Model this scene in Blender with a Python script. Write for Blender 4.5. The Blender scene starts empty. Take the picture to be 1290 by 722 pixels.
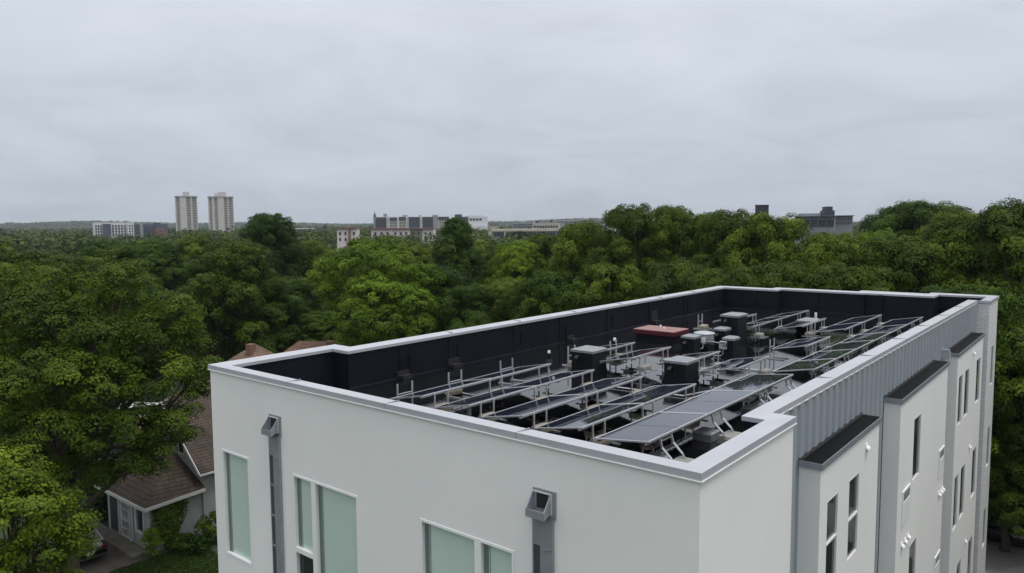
import bpy, math, random
import numpy as np
from math import radians as R, sin, cos, pi, sqrt, atan2
from mathutils import Vector, Matrix

random.seed(7)
sc = bpy.context.scene
col = sc.collection

# ------------------------------------------------------------------ camera
W_PX, H_PX, F_PX = 1290.0, 722.0, 940.765
PITCH, ROLL, YAW = 0.0846165, -0.00723274, 0.68683
CAM = Vector((4.04, -8.68, 16.0))
cy_, sy_, cp_, sp_ = cos(YAW), sin(YAW), cos(PITCH), sin(PITCH)
FW = Vector((-sy_ * cp_, cy_ * cp_, -sp_))
_r = Vector((cy_, sy_, 0.0))
_u = _r.cross(FW)
RT = cos(ROLL) * _r + sin(ROLL) * _u
UP = -sin(ROLL) * _r + cos(ROLL) * _u
cd = bpy.data.cameras.new('camera')
cam = bpy.data.objects.new('camera', cd)
col.objects.link(cam)
cd.sensor_width = 36.0
cd.lens = 36.0 * F_PX / W_PX
cd.clip_end = 12000
cd.clip_start = 0.1
M = Matrix.Identity(4)
for i in range(3):
    M[i][0], M[i][1], M[i][2], M[i][3] = RT[i], UP[i], -FW[i], CAM[i]
cam.matrix_world = M
sc.camera = cam


def ray(px, py):
    return FW + RT * ((px - W_PX / 2) / F_PX) - UP * ((py - H_PX / 2) / F_PX)


def pol(px, D):
    """ground point at bearing px and horizontal distance D"""
    d = ray(px, 281)
    h = sqrt(d.x ** 2 + d.y ** 2)
    return CAM.x + d.x / h * D, CAM.y + d.y / h * D


def ztop(px, py, D):
    d = ray(px, py)
    return CAM.z + D * d.z / sqrt(d.x ** 2 + d.y ** 2)


def bearing(px):
    d = ray(px, 281)
    return atan2(d.x, d.y)      # clockwise from +Y


# ------------------------------------------------------------------ render settings
sc.view_settings.view_transform = 'Standard'
sc.view_settings.look = 'None'
sc.view_settings.exposure = 0.10
sc.view_settings.gamma = 1.0
sc.render.engine = 'CYCLES'
sc.cycles.use_denoising = True
sc.cycles.denoising_input_passes = 'RGB_ALBEDO_NORMAL'
sc.cycles.max_bounces = 8
sc.cycles.diffuse_bounces = 2
sc.cycles.glossy_bounces = 4
sc.cycles.transmission_bounces = 4
sc.cycles.volume_bounces = 0
sc.cycles.sample_clamp_indirect = 6.0
sc.cycles.caustics_reflective = False
sc.cycles.caustics_refractive = False


# ------------------------------------------------------------------ node helpers
def new_mat(name):
    m = bpy.data.materials.new(name)
    m.use_nodes = True
    nt = m.node_tree
    for n in list(nt.nodes):
        nt.nodes.remove(n)
    out = nt.nodes.new('ShaderNodeOutputMaterial')
    return m, nt, out


def nd(nt, typ, ins=None, **kw):
    n = nt.nodes.new(typ)
    for k, v in kw.items():
        setattr(n, k, v)
    for k, v in (ins or {}).items():
        s = n.inputs[k]
        if isinstance(v, bpy.types.NodeSocket):
            nt.links.new(v, s)
        else:
            s.default_value = v
    return n


def c4(c):
    return (c[0], c[1], c[2], 1.0)


def ramp(nt, fac, stops):
    n = nt.nodes.new('ShaderNodeValToRGB')
    nt.links.new(fac, n.inputs[0])
    el = n.color_ramp.elements
    while len(el) > 1:
        el.remove(el[-1])
    el[0].position = stops[0][0]
    el[0].color = stops[0][1] if len(stops[0][1]) == 4 else c4(stops[0][1])
    for p, c in stops[1:]:
        e = el.new(p)
        e.color = c if len(c) == 4 else c4(c)
    return n


def simple(name, base, rough=0.7, var=0.12, scale=3.0, metallic=0.0, bump=0.0, bscale=40.0, spec=0.5, coat=0.0, stretch=None):
    m, nt, out = new_mat(name)
    tc = nd(nt, 'ShaderNodeTexCoord')
    src = tc.outputs['Object']
    if stretch:
        mp = nd(nt, 'ShaderNodeMapping', {'Vector': src, 'Scale': stretch})
        src = mp.outputs[0]
    no = nd(nt, 'ShaderNodeTexNoise', {'Vector': src, 'Scale': scale, 'Detail': 6.0, 'Roughness': 0.6})
    lo = [max(0, b * (1 - var)) for b in base]
    hi = [min(1, b * (1 + var)) for b in base]
    rp = ramp(nt, no.outputs['Fac'], [(0.3, lo), (0.7, hi)])
    b = nd(nt, 'ShaderNodeBsdfPrincipled', {'Base Color': rp.outputs[0], 'Roughness': rough, 'Metallic': metallic, 'Specular IOR Level': spec, 'Coat Weight': coat})
    if bump > 0:
        n2 = nd(nt, 'ShaderNodeTexNoise', {'Vector': src, 'Scale': bscale, 'Detail': 4.0})
        bp = nd(nt, 'ShaderNodeBump', {'Height': n2.outputs['Fac'], 'Strength': bump, 'Distance': 0.02})
        nt.links.new(bp.outputs[0], b.inputs['Normal'])
    nt.links.new(b.outputs[0], out.inputs[0])
    return m


# ------------------------------------------------------------------ materials
MAT = {}


def stucco():
    m, nt, out = new_mat('stucco')
    tc = nd(nt, 'ShaderNodeTexCoord')
    big = nd(nt, 'ShaderNodeTexNoise', {'Vector': tc.outputs['Object'], 'Scale': 0.35, 'Detail': 5.0, 'Roughness': 0.55})
    mp = nd(nt, 'ShaderNodeMapping', {'Vector': tc.outputs['Object'], 'Scale': (2.2, 2.2, 0.12)})
    strk = nd(nt, 'ShaderNodeTexNoise', {'Vector': mp.outputs[0], 'Scale': 1.6, 'Detail': 4.0})
    r1 = ramp(nt, big.outputs['Fac'], [(0.3, (0.76, 0.757, 0.745)), (0.72, (0.81, 0.806, 0.795))])
    r2 = ramp(nt, strk.outputs['Fac'], [(0.30, (0.984, 0.984, 0.981)), (0.6, (1, 1, 1))])
    mx = nd(nt, 'ShaderNodeMix', None, data_type='RGBA', blend_type='MULTIPLY')
    # colour mixes use the third pair of sockets
    nt.links.new(r1.outputs[0], mx.inputs[6])
    nt.links.new(r2.outputs[0], mx.inputs[7])
    mx.inputs[0].default_value = 0.8
    fine = nd(nt, 'ShaderNodeTexNoise', {'Vector': tc.outputs['Object'], 'Scale': 90.0, 'Detail': 3.0})
    bp = nd(nt, 'ShaderNodeBump', {'Height': fine.outputs['Fac'], 'Strength': 0.25, 'Distance': 0.01})
    b = nd(nt, 'ShaderNodeBsdfPrincipled', {'Base Color': mx.outputs[2], 'Roughness': 0.9, 'Specular IOR Level': 0.2, 'Normal': bp.outputs[0]})
    nt.links.new(b.outputs[0], out.inputs[0])
    return m


def wet_deck():
    m, nt, out = new_mat('wet_membrane')
    tc = nd(nt, 'ShaderNodeTexCoord')
    big = nd(nt, 'ShaderNodeTexNoise', {'Vector': tc.outputs['Object'], 'Scale': 0.30, 'Detail': 4.0, 'Roughness': 0.5, 'Distortion': 0.6})
    rr = ramp(nt, big.outputs['Fac'], [(0.26, (0.14,) * 3), (0.36, (0.02,) * 3), (0.8, (0.008,) * 3)])
    cl = ramp(nt, big.outputs['Fac'], [(0.30, (0.010, 0.011, 0.014)), (0.45, (0.005, 0.006, 0.008)), (0.8, (0.008, 0.008, 0.008))])
    mp = nd(nt, 'ShaderNodeMapping', {'Vector': tc.outputs['Object'], 'Scale': (1.0, 1.6, 1.0)})
    rip = nd(nt, 'ShaderNodeTexNoise', {'Vector': mp.outputs[0], 'Scale': 6.5, 'Detail': 2.0, 'Distortion': 0.7})
    bp = nd(nt, 'ShaderNodeBump', {'Height': rip.outputs['Fac'], 'Strength': 0.05, 'Distance': 0.02})
    b = nd(nt, 'ShaderNodeBsdfPrincipled', {'Base Color': cl.outputs[0], 'Roughness': rr.outputs[0], 'IOR': 1.55, 'Normal': bp.outputs[0]})
    nt.links.new(b.outputs[0], out.inputs[0])
    return m


def membrane_wall():
    m, nt, out = new_mat('black_membrane')
    tc = nd(nt, 'ShaderNodeTexCoord')
    no = nd(nt, 'ShaderNodeTexNoise', {'Vector': tc.outputs['Object'], 'Scale': 1.1, 'Detail': 6.0, 'Roughness': 0.65})
    mp = nd(nt, 'ShaderNodeMapping', {'Vector': tc.outputs['Object'], 'Scale': (5.0, 5.0, 0.6)})
    st = nd(nt, 'ShaderNodeTexNoise', {'Vector': mp.outputs[0], 'Scale': 2.0, 'Detail': 4.0})
    cl = ramp(nt, no.outputs['Fac'], [(0.3, (0.0055, 0.0065, 0.0115)), (0.75, (0.011, 0.013, 0.020))])
    rr = ramp(nt, st.outputs['Fac'], [(0.3, (0.38,) * 3), (0.7, (0.6,) * 3)])
    bp = nd(nt, 'ShaderNodeBump', {'Height': no.outputs['Fac'], 'Strength': 0.35, 'Distance': 0.03})
    b = nd(nt, 'ShaderNodeBsdfPrincipled', {'Base Color': cl.outputs[0], 'Roughness': rr.outputs[0], 'Specular IOR Level': 0.16, 'Normal': bp.outputs[0]})
    nt.links.new(b.outputs[0], out.inputs[0])
    return m


def brick_mat(name, c1, c2, mort, sx, bw=0.2, rh=0.068, mortar=0.008, axis='x', wet=0.85):
    m, nt, out = new_mat(name)
    tc = nd(nt, 'ShaderNodeTexCoord')
    sep = nd(nt, 'ShaderNodeSeparateXYZ', {'Vector': tc.outputs['Object']})
    add = nd(nt, 'ShaderNodeMath', {0: sep.outputs[0], 1: sep.outputs[1]}, operation='ADD')
    com = nd(nt, 'ShaderNodeCombineXYZ', {'X': add.outputs[0], 'Y': sep.outputs[2], 'Z': 0.0})
    br = nd(nt, 'ShaderNodeTexBrick', {'Vector': com.outputs[0], 'Color1': c4(c1), 'Color2': c4(c2), 'Mortar': c4(mort), 'Scale': 1.0,
                                       'Mortar Size': mortar, 'Brick Width': bw, 'Row Height': rh, 'Bias': 0.0})
    bp = nd(nt, 'ShaderNodeBump', {'Height': br.outputs['Fac'], 'Strength': 0.6, 'Distance': 0.01})
    bp.invert = True
    b = nd(nt, 'ShaderNodeBsdfPrincipled', {'Base Color': br.outputs['Color'], 'Roughness': wet, 'Normal': bp.outputs[0]})
    nt.links.new(b.outputs[0], out.inputs[0])
    return m


def shingle_mat(name, a, b_, rough=0.75, tone=1.0):
    m, nt, out = new_mat(name)
    tc = nd(nt, 'ShaderNodeTexCoord')
    sep = nd(nt, 'ShaderNodeSeparateXYZ', {'Vector': tc.outputs['Object']})
    add = nd(nt, 'ShaderNodeMath', {0: sep.outputs[0], 1: sep.outputs[1]}, operation='ADD')
    com = nd(nt, 'ShaderNodeCombineXYZ', {'X': add.outputs[0], 'Y': sep.outputs[2], 'Z': 0.0})
    br = nd(nt, 'ShaderNodeTexBrick', {'Vector': com.outputs[0], 'Color1': c4(a), 'Color2': c4(b_), 'Mortar': c4([x * 0.45 for x in a]), 'Scale': 1.0,
                                       'Mortar Size': 0.012, 'Brick Width': 0.33, 'Row Height': 0.12})
    no = nd(nt, 'ShaderNodeTexNoise', {'Vector': tc.outputs['Object'], 'Scale': 0.9, 'Detail': 7.0, 'Roughness': 0.7})
    rp = ramp(nt, no.outputs['Fac'], [(0.3, (0.6, 0.62, 0.6)), (0.7, (1.25, 1.2, 1.15))])
    mx = nd(nt, 'ShaderNodeMix', data_type='RGBA', blend_type='MULTIPLY')
    mx.inputs[0].default_value = 1.0
    nt.links.new(br.outputs['Color'], mx.inputs[6])
    nt.links.new(rp.outputs[0], mx.inputs[7])
    bp = nd(nt, 'ShaderNodeBump', {'Height': br.outputs['Fac'], 'Strength': 0.8, 'Distance': 0.02})
    bp.invert = True
    b = nd(nt, 'ShaderNodeBsdfPrincipled', {'Base Color': mx.outputs[2], 'Roughness': rough, 'Normal': bp.outputs[0]})
    nt.links.new(b.outputs[0], out.inputs[0])
    return m


def leaf_mat(name, dark, light, yellow, transl=0.18):
    m, nt, out = new_mat(name)
    at = nd(nt, 'ShaderNodeAttribute', attribute_name='tint')
    oi = nd(nt, 'ShaderNodeObjectInfo')
    rp = ramp(nt, at.outputs['Fac'], [(0.0, dark), (0.55, light), (1.0, yellow)])
    hs = nd(nt, 'ShaderNodeHueSaturation', {'Hue': 0.5, 'Saturation': 1.0, 'Value': 1.0, 'Fac': 1.0, 'Color': rp.outputs[0]})
    mr = nd(nt, 'ShaderNodeMapRange', {'Value': oi.outputs['Random'], 'To Min': 0.70, 'To Max': 1.25})
    nt.links.new(mr.outputs[0], hs.inputs['Value'])
    mh = nd(nt, 'ShaderNodeMapRange', {'Value': oi.outputs['Random'], 'To Min': 0.518, 'To Max': 0.498})
    nt.links.new(mh.outputs[0], hs.inputs['Hue'])
    b = nd(nt, 'ShaderNodeBsdfPrincipled', {'Base Color': hs.outputs[0], 'Roughness': 0.55, 'Specular IOR Level': 0.12})
    t = nd(nt, 'ShaderNodeBsdfTranslucent', {'Color': hs.outputs[0]})
    mx = nd(nt, 'ShaderNodeMixShader', {0: transl, 1: b.outputs[0], 2: t.outputs[0]})
    nt.links.new(mx.outputs[0], out.inputs[0])
    return m


MAT['stucco'] = stucco()
MAT['deck'] = wet_deck()
MAT['lining'] = membrane_wall()
MAT['coping'] = simple('coping_metal', (0.40, 0.41, 0.445), 0.42, 0.05, 1.5, metallic=0.0, spec=0.5)
MAT['siding'] = simple('grey_siding', (0.29, 0.32, 0.355), 0.5, 0.06, 1.2, spec=0.5, stretch=(3, 3, 0.3))
MAT['galv'] = simple('galvanised_steel', (0.40, 0.42, 0.45), 0.42, 0.12, 9.0, metallic=0.25, spec=0.5)
MAT['gutter'] = simple('grey_gutter', (0.27, 0.29, 0.32), 0.38, 0.12, 4.0, metallic=0.25)
MAT['gutter_dark'] = simple('dark_gutter_slot', (0.05, 0.058, 0.07), 0.5, 0.1, 4.0)
MAT['alu'] = simple('aluminium', (0.56, 0.57, 0.59), 0.33, 0.08, 12.0, metallic=0.55)
MAT['frame'] = simple('panel_frame_metal', (0.56, 0.57, 0.59), 0.35, 0.08, 12.0, metallic=0.5)
MAT['white'] = simple('white_vinyl', (0.80, 0.80, 0.80), 0.5, 0.03, 3.0)
MAT['white_pvc'] = simple('white_pipe', (0.78, 0.78, 0.76), 0.45, 0.05, 8.0)
MAT['black'] = simple('black_hole', (0.012, 0.012, 0.013), 0.7, 0.2, 6.0)
MAT['brickw'] = brick_mat('painted_brick', (0.76, 0.76, 0.76), (0.66, 0.66, 0.67), (0.50, 0.50, 0.51), 1, bw=0.26, rh=0.09, mortar=0.014)
MAT['shaft'] = simple('black_shaft_cladding', (0.008, 0.009, 0.012), 0.5, 0.25, 2.5, bump=0.2, bscale=8, spec=0.18)
MAT['cap'] = simple('shaft_cap_metal', (0.23, 0.242, 0.262), 0.4, 0.15, 6.0, metallic=0.2)
MAT['concrete'] = simple('concrete_block', (0.33, 0.295, 0.24), 0.9, 0.25, 9.0, bump=0.4, bscale=60)
MAT['wetcon'] = simple('grey_concrete_block', (0.27, 0.265, 0.25), 0.85, 0.25, 9.0, bump=0.4, bscale=60)
MAT['tray'] = simple('rack_tray', (0.30, 0.31, 0.33), 0.4, 0.15, 10.0, metallic=0.4)
MAT['red'] = simple('red_hatch_paint', (0.075, 0.009, 0.014), 0.45, 0.15, 4.0)
MAT['pinktop'] = simple('faded_hatch_top', (0.25, 0.125, 0.12), 0.5, 0.10, 5.0)
MAT['bayroof'] = shingle_mat('bay_roof', (0.008, 0.008, 0.009), (0.014, 0.014, 0.015), 0.45)
MAT['bayroof'].node_tree.nodes['Principled BSDF'].inputs['Specular IOR Level'].default_value = 0.06
MAT['shingle'] = shingle_mat('brown_shingle', (0.056, 0.040, 0.031), (0.082, 0.058, 0.044), 0.85)
MAT['shingle_tan'] = shingle_mat('tan_shingle', (0.17, 0.108, 0.078), (0.215, 0.138, 0.10), 0.85)
MAT['hstucco'] = simple('grey_house_stucco', (0.25, 0.253, 0.25), 0.9, 0.14, 1.3, bump=0.3, bscale=50)
MAT['trimw'] = simple('white_trim', (0.50, 0.50, 0.49), 0.6, 0.08, 4.0)
MAT['concrete_pale'] = simple('pale_concrete', (0.25, 0.245, 0.235), 0.85, 0.2, 1.2, bump=0.2)
MAT['asphalt'] = simple('asphalt', (0.05, 0.05, 0.052), 0.75, 0.25, 2.0, bump=0.3, bscale=120)
MAT['dirt'] = simple('dirt_drive', (0.075, 0.062, 0.05), 0.9, 0.35, 1.4, bump=0.5, bscale=20)
MAT['lawn'] = simple('lawn_soil', (0.03, 0.048, 0.014), 0.95, 0.35, 1.2, bump=0.4, bscale=25)
MAT['ground'] = simple('ground_cover', (0.038, 0.055, 0.02), 0.95, 0.4, 0.15)
MAT['bark'] = simple('bark', (0.085, 0.066, 0.05), 0.95, 0.35, 6.0, bump=0.8, bscale=18, stretch=(3, 3, 0.6))
MAT['carpaint'] = simple('black_car_paint', (0.010, 0.010, 0.012), 0.18, 0.1, 3.0, coat=0.6)
MAT['silver'] = simple('silver_car_paint', (0.42, 0.43, 0.45), 0.25, 0.05, 3.0, metallic=0.4, coat=0.5)
MAT['whitecar'] = simple('white_car_paint', (0.72, 0.73, 0.74), 0.25, 0.03, 3.0, coat=0.5)
MAT['rubber'] = simple('rubber', (0.018, 0.018, 0.018), 0.85, 0.2, 10.0)
MAT['taillight'] = simple('tail_light', (0.10, 0.006, 0.006), 0.2, 0.1, 10.0, coat=0.5)


def glass_dark(name, base=(0.012, 0.016, 0.017), rough=0.03, spec=0.6):
    m, nt, out = new_mat(name)
    tc = nd(nt, 'ShaderNodeTexCoord')
    no = nd(nt, 'ShaderNodeTexNoise', {'Vector': tc.outputs['Object'], 'Scale': 0.8, 'Detail': 3.0})
    rp = ramp(nt, no.outputs['Fac'], [(0.35, base), (0.7, [min(1, x * 1.9) for x in base])])
    bp = nd(nt, 'ShaderNodeBump', {'Height': no.outputs['Fac'], 'Strength': 0.05, 'Distance': 0.02})
    b = nd(nt, 'ShaderNodeBsdfPrincipled', {'Base Color': rp.outputs[0], 'Roughness': rough, 'Specular IOR Level': spec, 'Normal': bp.outputs[0]})
    nt.links.new(b.outputs[0], out.inputs[0])
    return m


MAT['glass'] = glass_dark('dark_window_glass')
MAT['solar'] = glass_dark('solar_glass', (0.012, 0.015, 0.026), 0.025, 0.75)
MAT['solar_line'] = simple('solar_cell_gap', (0.045, 0.05, 0.065), 0.3, 0.1, 8.0)


def frosted():
    m, nt, out = new_mat('frosted_green_glass')
    tc = nd(nt, 'ShaderNodeTexCoord')
    no = nd(nt, 'ShaderNodeTexNoise', {'Vector': tc.outputs['Object'], 'Scale': 0.7, 'Detail': 3.0})
    rp = ramp(nt, no.outputs['Fac'], [(0.3, (0.47, 0.595, 0.535)), (0.7, (0.53, 0.65, 0.59))])
    b = nd(nt, 'ShaderNodeBsdfPrincipled', {'Base Color': rp.outputs[0], 'Roughness': 0.55, 'Specular IOR Level': 0.3, 'Coat Weight': 0.8, 'Coat Roughness': 0.02})
    nt.links.new(b.outputs[0], out.inputs[0])
    return m


MAT['frost'] = frosted()
MAT['frost_edge'] = simple('frosted_glass_return', (0.13, 0.175, 0.16), 0.35, 0.1, 2.0)
MAT['leaf_mid'] = leaf_mat('leaf_mid', (0.023, 0.040, 0.003), (0.077, 0.117, 0.009), (0.179, 0.221, 0.017))
MAT['leaf_dark'] = leaf_mat('leaf_dark', (0.012, 0.027, 0.003), (0.040, 0.078, 0.007), (0.096, 0.146, 0.012))
MAT['leaf_light'] = leaf_mat('leaf_light', (0.041, 0.075, 0.006), (0.116, 0.182, 0.010), (0.233, 0.296, 0.021), 0.22)
MAT['leaf_yellow'] = leaf_mat('leaf_yellow', (0.030, 0.055, 0.003), (0.102, 0.145, 0.010), (0.223, 0.268, 0.019), 0.22)
MAT['leaf_far'] = leaf_mat('leaf_far', (0.019, 0.031, 0.006), (0.048, 0.075, 0.011), (0.095, 0.129, 0.019))


# ------------------------------------------------------------------ object helpers
def tag(o, label=None, cat=None, group=None, kind=None):
    if label:
        o['label'] = label
    if cat:
        o['category'] = cat
    if group:
        o['group'] = group
    if kind:
        o['kind'] = kind
    return o


def empty(name, loc=(0, 0, 0), rz=0.0, label=None, cat=None, group=None, kind=None):
    o = bpy.data.objects.new(name, None)
    col.objects.link(o)
    o.location = loc
    o.rotation_euler = (0, 0, rz)
    o.empty_display_size = 0.3
    return tag(o, label, cat, group, kind)


class MB:
    def __init__(s):
        s.v, s.f, s.mi = [], [], []

    def add(s, vs, fs, mi=0):
        b = len(s.v)
        s.v += [tuple(p) for p in vs]
        s.f += [tuple(i + b for i in f) for f in fs]
        s.mi += [mi] * len(fs)
        return s

    def box(s, x0, x1, y0, y1, z0, z1, mi=0):
        v = [(x0, y0, z0), (x1, y0, z0), (x1, y1, z0), (x0, y1, z0), (x0, y0, z1), (x1, y0, z1), (x1, y1, z1), (x0, y1, z1)]
        f = [(3, 2, 1, 0), (4, 5, 6, 7), (0, 1, 5, 4), (1, 2, 6, 5), (2, 3, 7, 6), (3, 0, 4, 7)]
        return s.add(v, f, mi)

    def bbox(s, x0, x1, y0, y1, z0, z1, b=0.02, mi=0):
        """box with chamfered top edges"""
        v = [(x0, y0, z0), (x1, y0, z0), (x1, y1, z0), (x0, y1, z0),
             (x0, y0, z1 - b), (x1, y0, z1 - b), (x1, y1, z1 - b), (x0, y1, z1 - b),
             (x0 + b, y0 + b, z1), (x1 - b, y0 + b, z1), (x1 - b, y1 - b, z1), (x0 + b, y1 - b, z1)]
        f = [(3, 2, 1, 0), (0, 1, 5, 4), (1, 2, 6, 5), (2, 3, 7, 6), (3, 0, 4, 7),
             (4, 5, 9, 8), (5, 6, 10, 9), (6, 7, 11, 10), (7, 4, 8, 11), (8, 9, 10, 11)]
        return s.add(v, f, mi)

    def quad(s, a, b, c, d, mi=0):
        return s.add([a, b, c, d], [(0, 1, 2, 3)], mi)

    def prism(s, pts, axis, a0, a1, mi=0):
        """extrude a 2-D outline along an axis ('x','y','z')"""
        n = len(pts)

        def mk(p, a):
            return {'x': (a, p[0], p[1]), 'y': (p[0], a, p[1]), 'z': (p[0], p[1], a)}[axis]
        v = [mk(p, a0) for p in pts] + [mk(p, a1) for p in pts]
        f = [tuple(range(n - 1, -1, -1)), tuple(range(n, 2 * n))]
        f += [(i, (i + 1) % n, n + (i + 1) % n, n + i) for i in range(n)]
        return s.add(v, f, mi)

    def tube(s, path, rad, n=8, mi=0, cap=True):
        path = [Vector(p) for p in path]
        rads = rad if isinstance(rad, (list, tuple)) else [rad] * len(path)
        rings = []
        for i, p in enumerate(path):
            a = path[max(0, i - 1)]
            b = path[min(len(path) - 1, i + 1)]
            t = (b - a).normalized()
            ref = Vector((0, 0, 1)) if abs(t.z) < 0.9 else Vector((1, 0, 0))
            u = t.cross(ref).normalized()
            w = t.cross(u)
            rings.append([p + (u * cos(2 * pi * k / n) + w * sin(2 * pi * k / n)) * rads[i] for k in range(n)])
        v = [q for r_ in rings for q in r_]
        f = []
        for i in range(len(path) - 1):
            for k in range(n):
                a, b = i * n + k, i * n + (k + 1) % n
                f.append((a, b, b + n, a + n))
        if cap:
            f.append(tuple(range(n - 1, -1, -1)))
            f.append(tuple((len(path) - 1) * n + k for k in range(n)))
        return s.add(v, f, mi)

    def bar(s, p, q, w, h, mi=0):
        """rectangular bar from p to q"""
        p, q = Vector(p), Vector(q)
        t = (q - p).normalized()
        ref = Vector((0, 0, 1)) if abs(t.z) < 0.9 else Vector((0, 1, 0))
        u = t.cross(ref).normalized() * (w / 2)
        n = u.cross(t).normalized() * (h / 2)
        v = [p - u - n, p + u - n, p + u + n, p - u + n, q - u - n, q + u - n, q + u + n, q - u + n]
        return s.add(v, [(3, 2, 1, 0), (4, 5, 6, 7), (0, 1, 5, 4), (1, 2, 6, 5), (2, 3, 7, 6), (3, 0, 4, 7)], mi)

    def lathe(s, c, prof, n=20, mi=0):
        v, f = [], []
        for (r_, z) in prof:
            for k in range(n):
                v.append((c[0] + r_ * cos(2 * pi * k / n), c[1] + r_ * sin(2 * pi * k / n), c[2] + z))
        for i in range(len(prof) - 1):
            for k in range(n):
                a, b = i * n + k, i * n + (k + 1) % n
                f.append((a, b, b + n, a + n))
        f.append(tuple(range(n - 1, -1, -1)))
        f.append(tuple((len(prof) - 1) * n + k for k in range(n)))
        return s.add(v, f, mi)

    def build(s, name, mats, parent=None, smooth=False, loc=None):
        me = bpy.data.meshes.new(name)
        me.from_pydata(s.v, [], s.f)
        if not isinstance(mats, (list, tuple)):
            mats = [mats]
        for m in mats:
            me.materials.append(m)
        if len(mats) > 1:
            me.polygons.foreach_set('material_index', s.mi)
        if smooth:
            me.polygons.foreach_set('use_smooth', [True] * len(me.polygons))
        me.update()
        o = bpy.data.objects.new(name, me)
        col.objects.link(o)
        if parent:
            o.parent = parent
        if loc:
            o.location = loc
        return o


def copy_tree(o, parent=None):
    c = o.copy()
    col.objects.link(c)
    c.parent = parent
    for ch in list(o.children):
        copy_tree(ch, c)
    return c


# ================================================================== GROUND
def sheet(name, pts, z, mat):
    m = MB()
    m.add([(p[0], p[1], z) for p in pts], [tuple(range(len(pts)))])
    o = m.build(name, mat)
    return tag(o, kind='structure')


N = 72
sheet('ground', [(5200 * cos(2 * pi * k / N), 5200 * sin(2 * pi * k / N)) for k in range(N)], 0.0, MAT['ground'])
sheet('lawn', [(-31.9, 3.0), (-14.0, 3.0), (-14.0, 16.0), (-26.5, 16.0), (-26.5, 9.6), (-31.6, 7.4)], 0.008, MAT['lawn'])
sheet('driveway', [(-36.5, -2.0), (-31.0, -2.0), (-31.3, 7.0), (-32.3, 6.9), (-38.5, 7.1)], 0.012, MAT['dirt'])
MAT['path'] = simple('old_path_concrete', (0.13, 0.12, 0.105), 0.9, 0.3, 1.5, bump=0.3)
m = MB(); m.bbox(-38.4, -32.2, 6.55, 7.36, 0.0, 0.12, 0.02)
tag(m.build('path', MAT['path']), kind='structure')
m = MB(); m.bbox(-30, 30, 29.6, 34.4, 0.0, 0.13, 0.02)
tag(m.build('sidewalk', MAT['concrete_pale']), kind='structure')
sheet('road', [(-30, 34.5), (40, 34.5), (40, 39.2), (-30, 39.2)], 0.012, MAT['asphalt'])
sheet('street', [(-130, 30), (-66, -30), (-58, -26), (-70, 44), (-90, 90), (-100, 88)], 0.010, MAT['asphalt'])

# ================================================================== MAIN BUILDING
ZC, ZD = 12.8, 11.8
bld = empty('apartment_building', (-6, 0, 0), 0, 'white flat roofed apartment building with black lined roof and grey metal coping', 'building')
OFF = Vector((6, 0, 0))     # children are written in world coordinates


def part(mb, name, mat, parent=bld, smooth=False):
    o = mb.build(name, mat, parent, smooth)
    if parent is bld:
        o.location = OFF
    return o


OUT = [(-12.05, 0), (0, 0), (0, 3.47), (-.4, 3.47), (-.4, 25.8), (.05, 25.8), (.05, 28.3), (-2.4, 28.3), (-2.4, 27.7), (-5.1, 27.7), (-5.1, 27.1),
       (-8.8, 27.1), (-8.8, 26.5), (-11.4, 26.5), (-11.4, 3.5), (-12.05, 3.5)]
INN = [(-11.75, .3), (-.3, .3), (-.3, 3.15), (-.7, 3.15), (-.7, 26.1), (-.27, 26.1), (-.27, 28.0), (-2.1, 28.0), (-2.1, 26.9), (-4.8, 26.9), (-4.8, 26.8),
       (-8.5, 26.8), (-8.5, 26.2), (-11.1, 26.2), (-11.1, 3.2), (-11.75, 3.2)]
n = len(OUT)
BR = {4, 5, 6, 7, 8, 9}     # wall segments in painted brick

# front wall is pierced by recessed windows: cut the stucco face around them
FW_WIN = [(-11.66, -10.56, 8.46, 10.92), (-8.92, -6.85, 7.75, 10.92), (-5.17, -3.07, 7.75, 10.92)]


def pierced_face(mb, u0, u1, z0, z1, holes, mk, depth, inward):
    """grid face on a plane with rectangular holes and reveals; mk(u, z, d) gives the point d inward"""
    us = sorted({u0, u1} | {h[0] for h in holes} | {h[1] for h in holes})
    zs = sorted({z0, z1} | {h[2] for h in holes} | {h[3] for h in holes})
    for i in range(len(us) - 1):
        for j in range(len(zs) - 1):
            uc, zc = (us[i] + us[i + 1]) / 2, (zs[j] + zs[j + 1]) / 2
            if any(h[0] < uc < h[1] and h[2] < zc < h[3] for h in holes):
                continue
            mb.quad(mk(us[i], zs[j], 0), mk(us[i + 1], zs[j], 0), mk(us[i + 1], zs[j + 1], 0), mk(us[i], zs[j + 1], 0))
    for h in holes:
        a, b, c, d = h
        mb.quad(mk(a, c, 0), mk(a, d, 0), mk(a, d, depth), mk(a, c, depth))
        mb.quad(mk(b, d, 0), mk(b, c, 0), mk(b, c, depth), mk(b, d, depth))
        mb.quad(mk(a, d, 0), mk(b, d, 0), mk(b, d, depth), mk(a, d, depth))
        mb.quad(mk(b, c, 0), mk(a, c, 0), mk(a, c, depth), mk(b, c, depth))


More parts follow.
